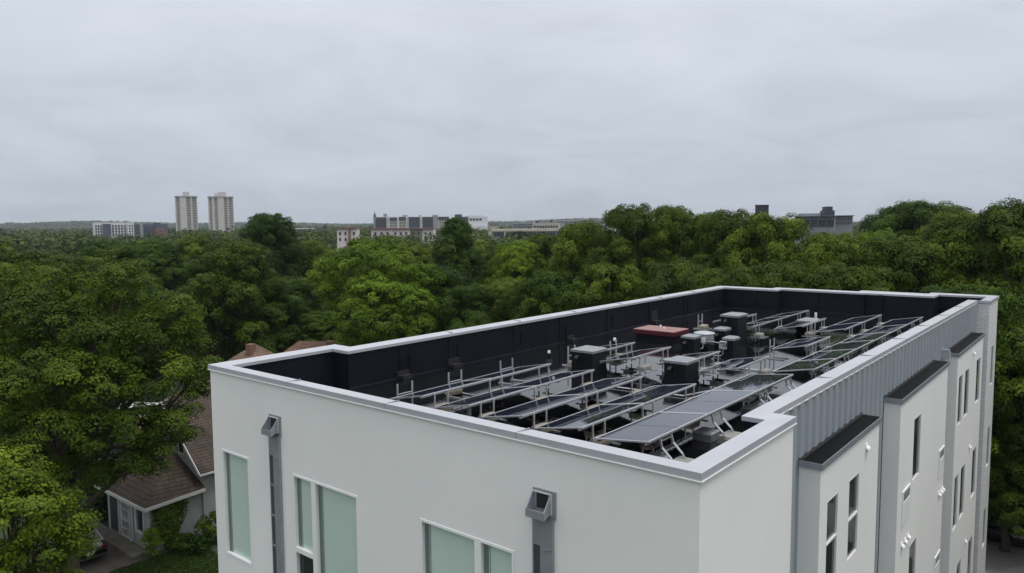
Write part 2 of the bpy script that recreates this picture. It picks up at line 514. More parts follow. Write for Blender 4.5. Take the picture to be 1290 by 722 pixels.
LOW_WIN = [(h[0], h[1], z - 3.35, z - 3.35 + 2.4) for h in FW_WIN for z in (8.46,)]
mb = MB()
pierced_face(mb, -12.05, 0, 0, ZC - 0.05, FW_WIN + LOW_WIN, lambda u, z, d: (u, d, z), 0.12, 1)
for i in (1, 2, 12, 13, 14, 15):
    a, b = OUT[i], OUT[(i + 1) % n]
    mb.quad((a[0], a[1], 0), (b[0], b[1], 0), (b[0], b[1], ZC - .05), (a[0], a[1], ZC - .05))
part(mb, 'stucco_wall', MAT['stucco'])
mb = MB()
for i in (6, 7, 8, 9, 10, 11):
    a, b = OUT[i], OUT[(i + 1) % n]
    mb.quad((a[0], a[1], 0), (b[0], b[1], 0), (b[0], b[1], ZC - .05), (a[0], a[1], ZC - .05))
BRW = [(26.95, 27.7, 9.2, 10.86), (26.95, 27.7, 5.75, 7.47), (26.95, 27.7, 2.3, 4.0)]
pierced_face(mb, 25.8, 28.3, 0, ZC - .05, BRW, lambda u, z, d: (0.05 - d, u, z), 0.1, 1)
mb.quad((-.4, 25.8, 0), (.05, 25.8, 0), (.05, 25.8, ZC - .05), (-.4, 25.8, ZC - .05))
part(mb, 'brick_wall', MAT['brickw'])
# parapet lining and roof deck
mb = MB()
for i in range(n):
    a, b = INN[i], INN[(i + 1) % n]
    mb.quad((b[0], b[1], ZD - .02), (a[0], a[1], ZD - .02), (a[0], a[1], ZC - .05), (b[0], b[1], ZC - .05))
part(mb, 'parapet_lining', MAT['lining'])
mb = MB()
mb.add([(p[0], p[1], ZD) for p in INN], [tuple(range(n))])
part(mb, 'roof_deck', MAT['deck'])
# seams / laps on the lining along the left wall, cant strip and drains
for y in (4.92, 6.85, 9.85, 12.4, 15.5, 18.7, 21.9, 24.6):
    mb = MB(); mb.box(-11.099, -11.08, y - 0.02, y + 0.16, ZD + .01, ZC - .06)
    part(mb, 'membrane_lap', MAT['lining'])
    mb = MB(); mb.box(-11.099, -11.075, y + 0.34, y + 0.37, ZD + .2, ZD + .62)
    part(mb, 'membrane_patch', MAT['lining'])
for x in (-9.6, -6.9, -4.2):
    mb = MB(); mb.box(x, x + .15, 26.17 if x < -8.5 else 26.77, 26.199 if x < -8.5 else 26.799, ZD + .01, ZC - .06)
    part(mb, 'membrane_lap', MAT['lining'])
mb = MB()
mb.prism([(-11.1, ZD), (-11.05, ZD), (-11.05, ZD + .008), (-11.1, ZD + .03)], 'y', 3.2, 26.2)
mb.prism([(26.2, ZD + .03), (26.12, ZD + .008), (26.12, ZD), (26.2, ZD)], 'x', -11.0, -8.5)
mb.prism([(26.8, ZD + .03), (26.72, ZD + .008), (26.72, ZD), (26.8, ZD)], 'x', -8.5, -4.8)
part(mb, 'cant_strip', MAT['lining'])
for (y, w, h) in ((5.0, .22, .2), (7.0, .24, .26), (13.0, .2, .2), (19.1, .26, .5)):
    mb = MB()
    mb.box(-11.098, -11.04, y - w, y + w, ZD + .02, ZD + h)
    mb.box(-11.05, -10.86, y - w * .8, y + w * .8, ZD + .004, ZD + .10)
    part(mb, 'scupper', MAT['black'])
# coping, mitred round the whole outline
mb = MB()
E = 0.035


def offs(poly, e):
    r_ = []
    k = len(poly)
    for i in range(k):
        p0, p1, p2 = Vector(poly[i - 1]), Vector(poly[i]), Vector(poly[(i + 1) % k])
        d1, d2 = (p1 - p0).normalized(), (p2 - p1).normalized()
        n1, n2 = Vector((d1.y, -d1.x)), Vector((d2.y, -d2.x))
        r_.append((p1.x + (n1.x + n2.x) * e, p1.y + (n1.y + n2.y) * e))
    return r_


O2, I2 = offs(OUT, E), offs(INN, -E)
for i in range(n):
    j = (i + 1) % n
    a, b, c, d = O2[i], O2[j], I2[j], I2[i]
    zt, zb = ZC + .035, ZC - .085
    mb.quad((a[0], a[1], zt - .012), (b[0], b[1], zt - .012), (c[0], c[1], zt - .045), (d[0], d[1], zt - .045))
    mb.quad((a[0], a[1], zb), (b[0], b[1], zb), (b[0], b[1], zt - .012), (a[0], a[1], zt - .012))
    mb.quad((c[0], c[1], zb), (d[0], d[1], zb), (d[0], d[1], zt - .045), (c[0], c[1], zt - .045))
    ao, bo = OUT[i], OUT[j]
    mb.quad((ao[0], ao[1], zb), (bo[0], bo[1], zb), (b[0], b[1], zb), (a[0], a[1], zb))
    ai, bi = INN[i], INN[j]
    mb.quad((bi[0], bi[1], zb), (ai[0], ai[1], zb), (d[0], d[1], zb), (c[0], c[1], zb))
cop = part(mb, 'coping', MAT['coping'])
# drip bead under the fascia and standing joints in the coping
mb = MB()
for i in (0, 1, 2, 3, 13, 14, 15):
    a, b = O2[i], O2[(i + 1) % n]
    mb.bar((a[0], a[1], ZC - .092), (b[0], b[1], ZC - .092), .022, .016)
mb.build('drip_edge', MAT['white'], cop)
for x in (-9.0, -6.0, -3.0):
    mb = MB(); mb.box(x - .006, x + .006, -E - .002, .3 + E - .02, ZC - .08, ZC + .0245)
    mb.build('coping_joint', MAT['gutter'], cop)
for y in (7, 10.2, 13.4, 16.6, 19.8, 23):
    mb = MB(); mb.box(-.7 - E + .02, -.4 + E + .002, y - .006, y + .006, ZC - .08, ZC + .0245)
    mb.build('coping_joint', MAT['gutter'], cop)
    mb = MB(); mb.box(-11.4 - E - .002, -11.1 + E - .02, y - .006, y + .006, ZC - .08, ZC + .0245)
    mb.build('coping_joint', MAT['gutter'], cop)

# ribbed metal siding on the right wall
mb = MB()
prof = []
y = 3.47
P = 0.42
while y < 25.8 - P:
    prof += [(y, 0), (y + .17, 0), (y + .20, .05), (y + .38, .05)]
    y += P
prof.append((25.8, 0))
vs, fs = [], []
for (yy, o_) in prof:
    vs += [(-.4 + o_, yy, 0), (-.4 + o_, yy, ZC - .08)]
for k in range(len(prof) - 1):
    fs.append((2 * k, 2 * k + 2, 2 * k + 3, 2 * k + 1))
mb.add(vs, fs)
part(mb, 'metal_siding', MAT['siding'])


# windows -----------------------------------------------------------------
def frame_rect(mb, mk, u0, u1, z0, z1, w, d0, d1):
    """four bars of a rectangular frame, butted; mk(u,z,d)"""
    def bx(a, b, c, d):
        p = [mk(a, c, d0), mk(b, c, d0), mk(b, d, d0), mk(a, d, d0), mk(a, c, d1), mk(b, c, d1), mk(b, d, d1), mk(a, d, d1)]
        mb.add(p, [(0, 1, 2, 3), (7, 6, 5, 4), (0, 4, 5, 1), (1, 5, 6, 2), (2, 6, 7, 3), (3, 7, 4, 0)])
    bx(u0, u0 + w, z0, z1)
    bx(u1 - w, u1, z0, z1)
    bx(u0 + w, u1 - w, z0, z0 + w)
    bx(u0 + w, u1 - w, z1 - w, z1)
    return bx


def front_window(u0, u1, z0, z1, lights, transom=None):
    mk = lambda u, z, d: (u, d, z)
    mb = MB()
    bx = frame_rect(mb, mk, u0, u1, z0, z1, .045, -.012, .10)
    for k in range(len(lights) - 1):
        bx(lights[k][1], lights[k + 1][0], z0 + .045, z1 - .045)
    if transom:
        bx(lights[transom[0]][0], lights[transom[0]][1], transom[1] - .05, transom[1] + .05)
    fr = part(mb, 'window', MAT['white'])
    for k, (a, b) in enumerate(lights):
        lo = z0 + .045
        if transom and transom[0] == k:
            g = MB(); g.box(a + .003, b - .003, .07, .09, lo, transom[1] - .05)
            g.build('pane', MAT['glass'], fr)
            lo = transom[1] + .05
        g = MB()
        g.box(a + .003, b - .003, .07, .09, lo, z1 - .045)
        g.build('pane', MAT['frost'], fr)
        e = MB()        # dark jamb seen behind the edge of the blind
        e.box(a + .003, a + .10, .062, .0695, lo, z1 - .045)
        e.box(a + .125, a + .137, .064, .0695, lo, z1 - .045)
        e.build('jamb', MAT['frost_edge'], fr)
    return fr


front_window(-11.66, -10.56, 8.46, 10.92, [(-11.615, -10.605)])
front_window(-8.92, -6.85, 7.75, 10.92, [(-8.875, -8.30), (-8.16, -6.895)], (0, 9.33))
front_window(-5.17, -3.07, 7.75, 10.92, [(-5.125, -3.90), (-3.76, -3.115)], None)
for (a, b, c, d) in LOW_WIN:
    front_window(a, b, c, d, [(a + .045, b - .045)])


def side_window(y0, y1, z0, z1, X=0.02, rail=True):
    mk = lambda u, z, d: (X - d, u, z)
    mb = MB()
    bx = frame_rect(mb, mk, y0, y1, z0, z1, .024, -.002, .07)
    if rail:
        bx(y0 + .033, y1 - .033, (z0 + z1) / 2 - .018, (z0 + z1) / 2 + .018)
    fr = part(mb, 'window', MAT['white'])
    g = MB(); g.box(X - .05, X - .035, y0 + .033, y1 - .033, z0 + .033, z1 - .033)
    g.build('pane', MAT['glass'], fr)
    return fr


for w in BRW:
    side_window(w[0], w[1], w[2], w[3], 0.05, False)

# projecting bays on the right wall -----------------------------------------
BAYS = [(4.92, 9.05, [(5.35, 6.05), (6.78, 7.52)]), (11.12, 17.35, [(12.72, 13.6)]), (19.15, 24.75, [(19.5, 20.25), (20.75, 21.65), (23.3, 24.25)])]
ZB = 11.62
for bi, (ya, yb, wins) in enumerate(BAYS):
    holes = [(a, b, z0, z1) for (a, b) in wins for (z0, z1) in ((9.14, 10.83), (5.5, 7.4), (2.0, 3.9))]
    mb = MB()
    pierced_face(mb, ya, yb, 0, ZB - .02, holes, lambda u, z, d: (.02 - d, u, z), .1, 1)
    mb.quad((-.36, ya, 0), (.02, ya, 0), (.02, ya, ZB - .02), (-.36, ya, ZB - .02))
    mb.quad((.02, yb, 0), (-.36, yb, 0), (-.36, yb, ZB - .02), (.02, yb, ZB - .02))
    bay = part(mb, 'bay', MAT['stucco'])
    for h in holes:
        side_window(*h, rail=(bi == 0))
    mb = MB(); mb.box(-.355, .045, ya - .025, yb + .025, ZB - .02, ZB + .03)
    mb.build('bay_roof', MAT['bayroof'], bay)
    mb = MB()
    mb.box(.0452, .062, ya - .04, yb + .04, ZB - .07, ZB + .045)
    mb.box(-.355, .045, ya - .042, ya - .0252, ZB - .07, ZB + .045)
    mb.box(-.355, .045, yb + .0252, yb + .042, ZB - .07, ZB + .045)
    mb.build('roof_edge', MAT['gutter'], bay)
    mb = MB(); mb.prism([(-.362, ZB + .0305), (-.325, ZB + .0305), (-.345, ZB + .07), (-.362, ZB + .085)], 'y', ya - .02, yb + .02)
    mb.build('roof_flashing', MAT['black'], bay)


def vent_hood(y, z, X=0.02, s=.85):
    mb = MB()
    mb.box(X + .001, X + .016, y - .11 * s, y + .11 * s, z - .12 * s, z + .12 * s)
    pts = []
    for k in range(9):
        a = pi * k / 8
        pts.append((y - .085 * s * cos(a), z + .085 * s * sin(a)))
    vs = [(X + .0165, p[0], p[1] + .01) for p in pts] + [(X + .10 * s, p[0], p[1] - .04 * s) for p in pts]
    k = len(pts)
    fs = [(i, i + 1, k + i + 1, k + i) for i in range(k - 1)] + [tuple(range(k, 2 * k))]
    mb.add(vs, fs)
    return part(mb, 'vent_hood', MAT['white'])


for (y, z) in ((8.0, 11.2), (11.75, 7.75), (12.1, 7.75), (12.45, 7.75), (16.65, 7.66), (16.95, 7.66), (17.22, 7.66), (22.4, 11.2), (22.4, 7.75), (22.4, 4.2),
               (8.0, 7.9)):
    vent_hood(y, z)


def ptac(y0, y1, z0, z1):
    mb = MB()
    mk = lambda u, z, d: (.02 - d, u, z)
    bx = frame_rect(mb, mk, y0, y1, z0, z1, .06, -.03, -.002)
    bx(y0 + .06, y1 - .06, z0 + .06, z0 + (z1 - z0) * .66)
    o = part(mb, 'wall_panel', MAT['white'])
    g = MB()
    zz = z0 + (z1 - z0) * .66 + .012
    while zz < z1 - .08:
        g.box(.022, .038, y0 + .0605, y1 - .0605, zz, zz + .018)
        zz += .032
    g.build('grille', MAT['gutter'], o)


for (a, b, c, d) in ((11.6, 12.45, 8.3, 9.2), (16.4, 17.2, 8.2, 9.08), (16.4, 17.2, 4.85, 5.75), (11.6, 12.45, 4.9, 5.8)):
    ptac(a, b, c, d)

# flashing scoop between the second and third bays
mb = MB()
mb.prism([(18.4, 11.55), (18.75, 11.55), (18.75, 11.72), (18.52, 11.86), (18.4, 11.86)], 'x', -.363, -.12)
part(mb, 'kickout_flashing', MAT['galv'])


# scuppers with conductor heads and downspouts on the front wall ----------------
def downspout(u0, u1, ztop_, zbot):
    c = (u0 + u1) / 2
    mb = MB()
    wl = .15
    # channel: side cheeks and the solid right-hand box, left slot with cross bars
    mb.box(u0, u0 + .022, -.045, -.002, zbot, ztop_)
    mb.box(u0 + wl, u1, -.05, -.002, zbot, ztop_)
    mb.box(u0 + .0222, u0 + wl - .0002, -.03, -.002, zbot, ztop_)
    z = ztop_ - .45
    mb.box(u0 + .0222, u0 + wl - .0002, -.046, -.0302, z + .03, ztop_)
    while z > zbot:
        mb.box(u0 + .0222, u0 + wl - .0002, -.044, -.0302, z, z + .04)
        z -= .66
    mb.bar((u0 + wl + .06, -.055, ztop_ - .50), (u1 - .02, -.055, ztop_ - .46), .012, .012)
    ds = part(mb, 'downspout', MAT['gutter'])
    g = MB(); g.box(u0 + .0225, u0 + wl - .0005, -.0335, -.0302, zbot, ztop_ - .43)
    g.build('slot', MAT['gutter_dark'], ds)
    # conductor head: wall plate, cheeks sloping outwards, open mouth and black hole
    h0, h1 = ztop_ + .0, ztop_ + .42
    k = MB()
    k.box(u0 - .0, u1 + .04, -.022, -.001, h0, h1)
    k.prism([(-.0225, h0 + .08), (-.20, h0 + .02), (-.20, h0 + .14), (-.0225, h1 - .05)], 'x', u0 - .01, u0 + .008)
    k.prism([(-.0225, h0 + .08), (-.20, h0 + .02), (-.20, h0 + .14), (-.0225, h1 - .05)], 'x', u1 - .058, u1 - .04)
    k.add([(u0 + .008, -.2, h0 + .02), (u1 - .058, -.2, h0 + .02), (u1 - .058, -.2, h0 + .14), (u0 + .008, -.2, h0 + .14),
           (u0 + .008, -.188, h0 + .02), (u1 - .058, -.188, h0 + .02), (u1 - .058, -.188, h0 + .14), (u0 + .008, -.188, h0 + .14)],
          [(0, 1, 2, 3), (7, 6, 5, 4), (3, 2, 6, 7)])
    k.quad((u0 + .008, -.2, h0 + .02), (u1 - .058, -.2, h0 + .02), (u1 - .058, -.0225, h0 + .08), (u0 + .008, -.0225, h0 + .08))
    k.build('conductor_head', MAT['gutter'], ds)
    q = MB()
    q.box(u0 + .07, u1 - .10, -.026, -.0225, h0 + .13, h1 - .06)
    q.build('outlet', MAT['black'], ds)
    e = MB()
    e.box(u0 + .02, u1 - .03, -.05, -.0225, h1 - .052, h1 - .04)
    e.box(u1 - .036, u1 - .022, -.05, -.0225, h0 + .06, h1 - .053)
    e.build('head_trim', MAT['trimw'], ds)


downspout(-9.70, -9.32, 11.63, 3.0)
downspout(-2.68, -2.30, 11.62, 3.0)
# white vent cap on the hidden left wall, peeping out past the corner
mb = MB()
mb.lathe((-12.30, .35, 8.02), [(.02, .16), (.12, .15), (.17, .08), (.175, 0), (.12, -.03)], 16)
mb.tube([(-12.06, .35, 8.0), (-12.2, .35, 8.0), (-12.30, .35, 7.9), (-12.30, .35, 7.55)], .09, 10)
part(mb, 'wall_vent_cap', MAT['white_pvc'], smooth=False)

# ================================================================== ROOF EQUIPMENT
# ---- solar arrays --------------------------------------------------------------
ZH, ZL, RUN = 12.40, 12.25, 1.06


def solar_row(xh, ys, label, pairs, front_pairs=True, low_posts=None, curved=False, zh=ZH, zl=ZL, blocks=True, skip=()):
    """xh: x of the high edge; ys: module boundaries along y"""
    y0 = ys[0]
    root = empty('solar_array', (xh - RUN / 2, (ys[0] + ys[-1]) / 2, ZD), 0, label, 'solar array', 'rows of solar panels on the roof')
    ox, oy, oz = root.location

    def L(p):
        return (p[0] - ox, p[1] - oy, p[2] - oz)
    xl = xh - RUN
    sl = (zh - zl) / RUN
    nx, nz = -sl / sqrt(1 + sl * sl), 1 / sqrt(1 + sl * sl)
    for k in range(len(ys) - 1):
        if k in skip:
            continue
        a, b = ys[k] + .012, ys[k + 1] - .012
        t = .027
        mb = MB()

        def P3(x, y, d):
            z = zh + (x - xh) * sl
            return L((x + nx * d, y, z + nz * d))
        x0, x1 = xl + .03, xh - .03
        mb.quad(P3(x0, a + .03, -.006), P3(x1, a + .03, -.006), P3(x1, b - .03, -.006), P3(x0, b - .03, -.006), 0)
        mb.quad(P3(x0, b - .03, -.03), P3(x1, b - .03, -.03), P3(x1, a + .03, -.03), P3(x0, a + .03, -.03), 2)
        mm = (a + b) / 2
        mb.quad(P3(x0, mm - .008, -.003), P3(x1, mm - .008, -.003), P3(x1, mm + .008, -.003), P3(x0, mm + .008, -.003), 1)
        pan = mb.build('solar_panel', [MAT['solar'], MAT['solar_line'], MAT['gutter_dark']], root)
        f = MB()
        for (p, q) in (((xl, a), (xl, b)), ((xh, a), (xh, b))):
            s_ = .03 if p[0] == xl else -.03
            xs = sorted((p[0], p[0] + s_))
            v = [P3(xs[0], a, -t), P3(xs[1], a, -t), P3(xs[1], b, -t), P3(xs[0], b, -t), P3(xs[0], a, 0), P3(xs[1], a, 0), P3(xs[1], b, 0), P3(xs[0], b, 0)]
            f.add(v, [(3, 2, 1, 0), (4, 5, 6, 7), (0, 1, 5, 4), (1, 2, 6, 5), (2, 3, 7, 6), (3, 0, 4, 7)])
        for (c, d) in ((a, a + .03), (b - .03, b)):
            v = [P3(x0, c, -t), P3(x1, c, -t), P3(x1, d, -t), P3(x0, d, -t), P3(x0, c, 0), P3(x1, c, 0), P3(x1, d, 0), P3(x0, d, 0)]
            f.add(v, [(3, 2, 1, 0), (4, 5, 6, 7), (0, 1, 5, 4), (1, 2, 6, 5), (2, 3, 7, 6), (3, 0, 4, 7)])
        f.build('panel_frame', MAT['frame'], pan)
    # rail under the high edge
    mb = MB()
    mb.bar(L((xh - .05, ys[0], zh - .055)), L((xh - .05, ys[-1], zh - .055)), .04, .028)
    mb.build('rail', MAT['alu'], root)
    mb = MB()
    mb.bar(L((xl + .05, ys[0], zl - .05)), L((xl + .05, ys[-1], zl - .05)), .04, .03)
    mb.build('rail', MAT['alu'], root)
    for (ya, yb) in pairs:
        for yy in (ya, yb):
            p = MB()
            if curved:
                p.bar(L((xh - .02, yy, zh - .05)), L((xh + .03, yy, zh - .22)), .035, .03)
                p.tube([L((xh + .03, yy, zh - .20)), L((xh + .10, yy, zh - .27)), L((xh + .20, yy, zh - .36)), L((xh + .24, yy, ZD + .17))], .021, 6)
            else:
                p.box(xh - .0 - ox, xh + .028 - ox, yy - .015 - oy, yy + .015 - oy, .03, zh - oz - .03)
            p.build('post', MAT['alu'], root)
        r_ = MB()
        if curved:
            r_.bar(L((xh - .02, ya, zh - .10)), L((xh - .02, yb, zh - .10)), .02, .02)
        else:
            r_.bar(L((xh + .018, ya + .02, ZD + .27)), L((xh + .018, yb - .02, ZD + .27)), .022, .022)
        r_.build('crossbar', MAT['alu'], root)
        if curved:
            tr = MB()
            tr.bbox(xh - .40 - ox, xh - .02 - ox, ya - .02 - oy, yb + .02 - oy, 0.0, .17, .03)
            tr.build('tray', MAT['tray'], root)
        else:
            for (p0, p1) in ((ya - .05, ya + .02), (yb - .02, yb + .05)):
                tr = MB()
                tr.box(xh - .16 - ox, xh + .34 - ox, p0 - oy, p1 - oy, .16, .185)
                tr.build('tray', MAT['alu'], root)
    if low_posts:
        for (ya, yb) in low_posts:
            for yy in (ya, yb):
                p = MB()
                p.box(xl - .205 - ox, xl - .177 - ox, yy - .015 - oy, yy + .015 - oy, .03, .60)
                p.build('post', MAT['alu'], root)
            r_ = MB()
            r_.bar(L((xl - .19, ya + .02, ZD + .36)), L((xl - .19, yb - .02, ZD + .36)), .022, .022)
            r_.build('crossbar', MAT['alu'], root)
            for yy in (ya, yb):
                tr = MB()
                tr.box(xl - .25 - ox, xl + .25 - ox, yy - .03 - oy, yy + .03 - oy, 0, .03)
                tr.build('tray', MAT['alu'], root)
    return root


BLK = []


def block(x, y, z, rz, label, tone='concrete', s=1.0):
    mb = MB()
    w, d, h = .20 * s, .12 * s, .10 * s
    mb.bbox(-w, w, -d, d, 0, h, .012)
    mb.bbox(-w * .94, w * .97, -d * .96, d * .92, h + .001, h * 1.25, .012)
    o = mb.build('concrete_block', MAT[tone])
    o.location = (x, y, z)
    o.rotation_euler = (0, 0, rz)
    tag(o, label, 'concrete block', 'concrete blocks weighting the solar racks')
    return o


PAIRS = [(2.42, 2.82), (4.22, 4.65), (6.1, 6.5)]
rows = [(-3.22, 'glossy two panel solar row second from the right parapet, reflecting pale sky'),
        (-4.56, 'two panel solar row third from the right parapet at the front end of the roof'),
        (-5.92, 'two panel solar row fourth from the right parapet, just in front of a boxed shaft'),
        (-7.24, 'two panel solar row farthest left at the front, empty posts beside its low edge')]
for k, (x, lab) in enumerate(rows):
    solar_row(x, [2.07, 4.34, 6.66], lab, PAIRS, zl=[12.21, 12.20, 12.18, 12.18][k], low_posts=[(2.5, 2.95), (4.15, 4.6), (6.1, 6.6)] if k == 3 else None)
    nm = ['second', 'third', 'fourth', 'leftmost'][k]
    for (ya, yb) in PAIRS:
        if k == 3 and ya > 5:
            continue
        block(x + .06, (ya + yb) / 2, ZD + .187, R(90) + random.uniform(-.06, .06),
              f'tan concrete block on a rack tray under the {nm} front solar row' if k < 3 else 'tan concrete block on the rack tray under the leftmost front solar row')
block(-8.55, 4.38, ZD + .035, R(92), 'tan concrete block between the lone posts left of the leftmost solar row')
# row along the right parapet, near part and far part
solar_row(-1.86, [2.02, 4.33, 6.72, 9.0], 'long three panel solar row nearest the front corner, pale sky mirrored in its glass', [(2.45, 2.85), (4.5, 4.9), (6.85, 7.25), (8.5, 8.8)], curved=True, zl=12.27)
for (ya, yb) in [(2.45, 2.85), (4.5, 4.9), (6.85, 7.25), (8.5, 8.8)]:
    block(-1.62, (ya + yb) / 2 + .05, ZD + .004, R(90), 'grey brown concrete block standing in water under the solar row nearest the front corner', 'wetcon', 1.25)
solar_row(-1.66, [9.95, 11.75, 13.6, 15.6, 17.75, 20.0, 22.55], 'longest solar row of six dark panels along the right parapet',
          [(10.6, 10.95), (12.4, 12.75), (14.3, 14.65), (16.4, 16.75), (18.5, 18.85), (20.6, 20.95), (22.0, 22.3)], curved=True, zl=12.21)
for ya in (10.8, 12.6, 14.5, 16.6, 18.7, 20.8):
    block(-1.42, ya, ZD + .004, R(90), 'concrete block under the longest solar row beside the right parapet', 'wetcon', 1.1)
# middle and back rows
mid = [(-7.25, [9.2, 10.95], 'short single panel solar row just behind the leftmost boxed shaft', [(9.5, 9.8), (10.4, 10.7)]),
       (-6.0, [8.6, 10.85], 'single panel solar row right of the boxed shaft, ending before the red hatch', [(9.0, 9.3), (10.3, 10.6)]),
       (-4.56, [9.3, 11.0], 'single solar panel tucked behind the front right shaft', [(9.6, 9.9), (10.5, 10.8)]),
       (-3.2, [8.95, 11.05], 'single solar panel in the middle beside the front right shaft', [(9.3, 9.6), (10.4, 10.7)]),
       (-2.95, [13.4, 15.6], 'single dark solar panel standing alone in the puddle at the right middle', [(13.8, 14.1), (15.1, 15.4)]),
       (-5.75, [16.3, 18.1, 20.2, 22.3], 'three panel solar row at the back left of the low wide shaft', [(16.6, 16.9), (18.8, 19.1), (20.9, 21.2), (22, 22.25)]),
       (-7.0, [18.2, 19.95], 'small solar panel row behind the tall shaft at the back', [(18.5, 18.8), (19.5, 19.8)]),
       (-4.42, [17.6, 20.1], 'solar panel row partly hidden by the low wide shaft near the back', [(17.9, 18.2), (19.5, 19.8)]),
       (-3.05, [17.65, 19.75, 22.4], 'two panel solar row at the back between low wide shaft and longest row', [(18.0, 18.3), (19.6, 19.9), (21.9, 22.2)])]
for (x, ys, lab, prs) in mid:
    solar_row(x, ys, lab, prs, zl=12.19, low_posts=[(ys[0] + .4, ys[0] + .75)] if x in (-5.75, -3.05, -2.95) else None)
    for (ya, yb) in prs[:3]:
        block(x + .06, (ya + yb) / 2, ZD + .187, R(90), 'pale concrete block on a rack tray among the middle and back solar rows', 'wetcon')


# posts that carry no panel
def rack(x, y, label):
    root = empty('mounting_rack', (x, y, ZD), 0, label, 'rack', 'empty racks without panels')
    for dy in (-.17, .17):
        mb = MB(); mb.box(-.018, .018, dy - .018, dy + .018, .03, .58); mb.build('post', MAT['alu'], root)
    mb = MB(); mb.bar((0, -.15, .30), (0, .15, .30), .02, .02); mb.build('crossbar', MAT['alu'], root)
    for dy in (-.17, .17):
        mb = MB()
        mb.box(-.2, .4, dy - .03, dy + .03, 0, .03)
        mb.build('tray', MAT['alu'], root)
    block(x + .14, y, ZD + .035, R(90), 'concrete block lying between the posts of an empty rack', 'concrete')


rack(-8.45, 9.3, 'empty aluminium rack with two posts left of the boxed shaft in the puddle')
rack(-8.0, 10.9, 'empty aluminium rack rising right behind the cap of the front left shaft')
rack(-8.75, 18.6, 'empty aluminium rack left of the tall shaft at the back')
rack(-7.6, 18.3, 'empty aluminium rack touching the left edge of the tall shaft')


# ---- boxed shafts -------------------------------------------------------------------
def shaft(x0, x1, y0, y1, zt, label, knob=True):
    cx, cyy = (x0 + x1) / 2, (y0 + y1) / 2
    root = empty('vent_shaft', (cx, cyy, ZD), 0, label, 'roof shaft', 'black boxed shafts with metal caps')
    a, b, h = (x1 - x0) / 2, (y1 - y0) / 2, zt - ZD
    mb = MB(); mb.box(-a, a, -b, b, -.005, h - .08)
    mb.build('shaft_box', MAT['shaft'], root)
    mb = MB()
    mb.prism([(-a * .5 - .1, .002), (-a - .08, .002), (-a - .003, .09), (-a - .003, .002)][1:], 'y', -b, b)
    mb.box(a + .001, a + .02, -b, b, .002, .14)
    mb.box(-a, a, -b - .02, -b - .001, .002, .14)
    mb.box(-.05, .05, -b - .012, -b - .001, .15, h - .09)
    mb.build('base_flashing', MAT['lining'], root)
    mb = MB()
    o = .025
    mb.box(-a - o, a + o, -b - o, b + o, h - .095, h - .03)
    v = [(-a - o, -b - o, h - .03), (a + o, -b - o, h - .03), (a + o, b + o, h - .03), (-a - o, b + o, h - .03),
         (-a * .7, -b * .7, h + .012), (a * .7, -b * .7, h + .012), (a * .7, b * .7, h + .012), (-a * .7, b * .7, h + .012)]
    mb.add(v, [(4, 5, 6, 7), (0, 1, 5, 4), (1, 2, 6, 5), (2, 3, 7, 6), (3, 0, 4, 7)])
    mb.build('metal_cap', MAT['cap'], root)
    if knob:
        mb = MB()
        mb.tube([(-a * .35, -b - .002, h - .22), (-a * .35, -b - .09, h - .22), (-a * .35, -b - .13, h - .27)], .055, 10)
        mb.build('outlet', MAT['black'], root)
    return root


shaft(-7.72, -7.02, 8.25, 8.95, 12.53, 'black boxed shaft with metal cap behind the leftmost front solar rows')
shaft(-5.18, -4.55, 8.85, 9.55, 12.42, 'black boxed shaft with metal cap in the middle of the roof, nearest the front right')
shaft(-6.72, -6.30, 12.95, 13.4, 12.41, 'small black shaft left of the galvanised fan')
shaft(-6.35, -5.98, 14.55, 15.0, 12.5, 'slim black shaft in front of the tallest shaft')
sh = shaft(-5.5, -5.16, 13.3, 13.75, 12.42, 'slim black shaft carrying a small grey electrical box on its front')
shaft(-6.52, -5.92, 15.45, 16.25, 12.86, 'tallest black shaft with flat metal cap near the back left')
shaft(-5.2, -4.62, 19.15, 20.0, 12.38, 'low wide black shaft near the back centre of the roof')
root = empty('electrical_box', (-5.40, 13.27, ZD + .28), 0, 'small grey electrical box with red stripe fixed on a slim black shaft', 'electrical box')
mb = MB(); mb.bbox(-.16, .05, -.12, -.002, -.02, .22, .01); mb.build('enclosure', MAT['galv'], root)
mb = MB(); mb.box(-.14, .03, -.1235, -.1205, .16, .185); mb.build('warning_stripe', MAT['red'], root)
mb = MB(); mb.tube([(-.05, -.06, -.02), (-.05, -.07, -.18), (-.12, -.10, -.24), (-.3, -.1, -.25)], .015, 6); mb.build('conduit', MAT['alu'], root)
mb = MB(); mb.tube([(-.16, -.06, .15), (-.45, .0, .17), (-.75, .1, .12), (-.8, .1, -.1)], .012, 6); mb.build('conduit', MAT['alu'], root)

# ---- galvanised mushroom fan -------------------------------------------------------------
root = empty('roof_fan', (-6.42, 13.95, ZD), 0, 'round galvanised exhaust fan between two slim shafts in the middle of the roof', 'roof fan')
mb = MB(); mb.box(-.26, .26, -.26, .26, 0, .22); mb.build('curb', MAT['shaft'], root)
mb = MB(); mb.lathe((0, 0, 0), [(.20, .2202), (.22, .25), (.31, .32), (.31, .56), (.30, .585), (.24, .60)], 24); mb.build('fan_housing', MAT['galv'], root, True)
mb = MB(); mb.lathe((0, 0, 0), [(.33, .56), (.345, .575), (.33, .605), (.16, .64), (.04, .645)], 24); mb.build('fan_cap', MAT['galv'], root, True)
mb = MB(); mb.box(.05, .18, -.33, -.29, .30, .48); mb.build('switch_box', MAT['white'], root)
mb = MB(); mb.tube([(.115, -.31, .30), (.10, -.36, .15), (-.1, -.42, .05), (-.3, -.4, .03)], .014, 6); mb.build('conduit', MAT['alu'], root)

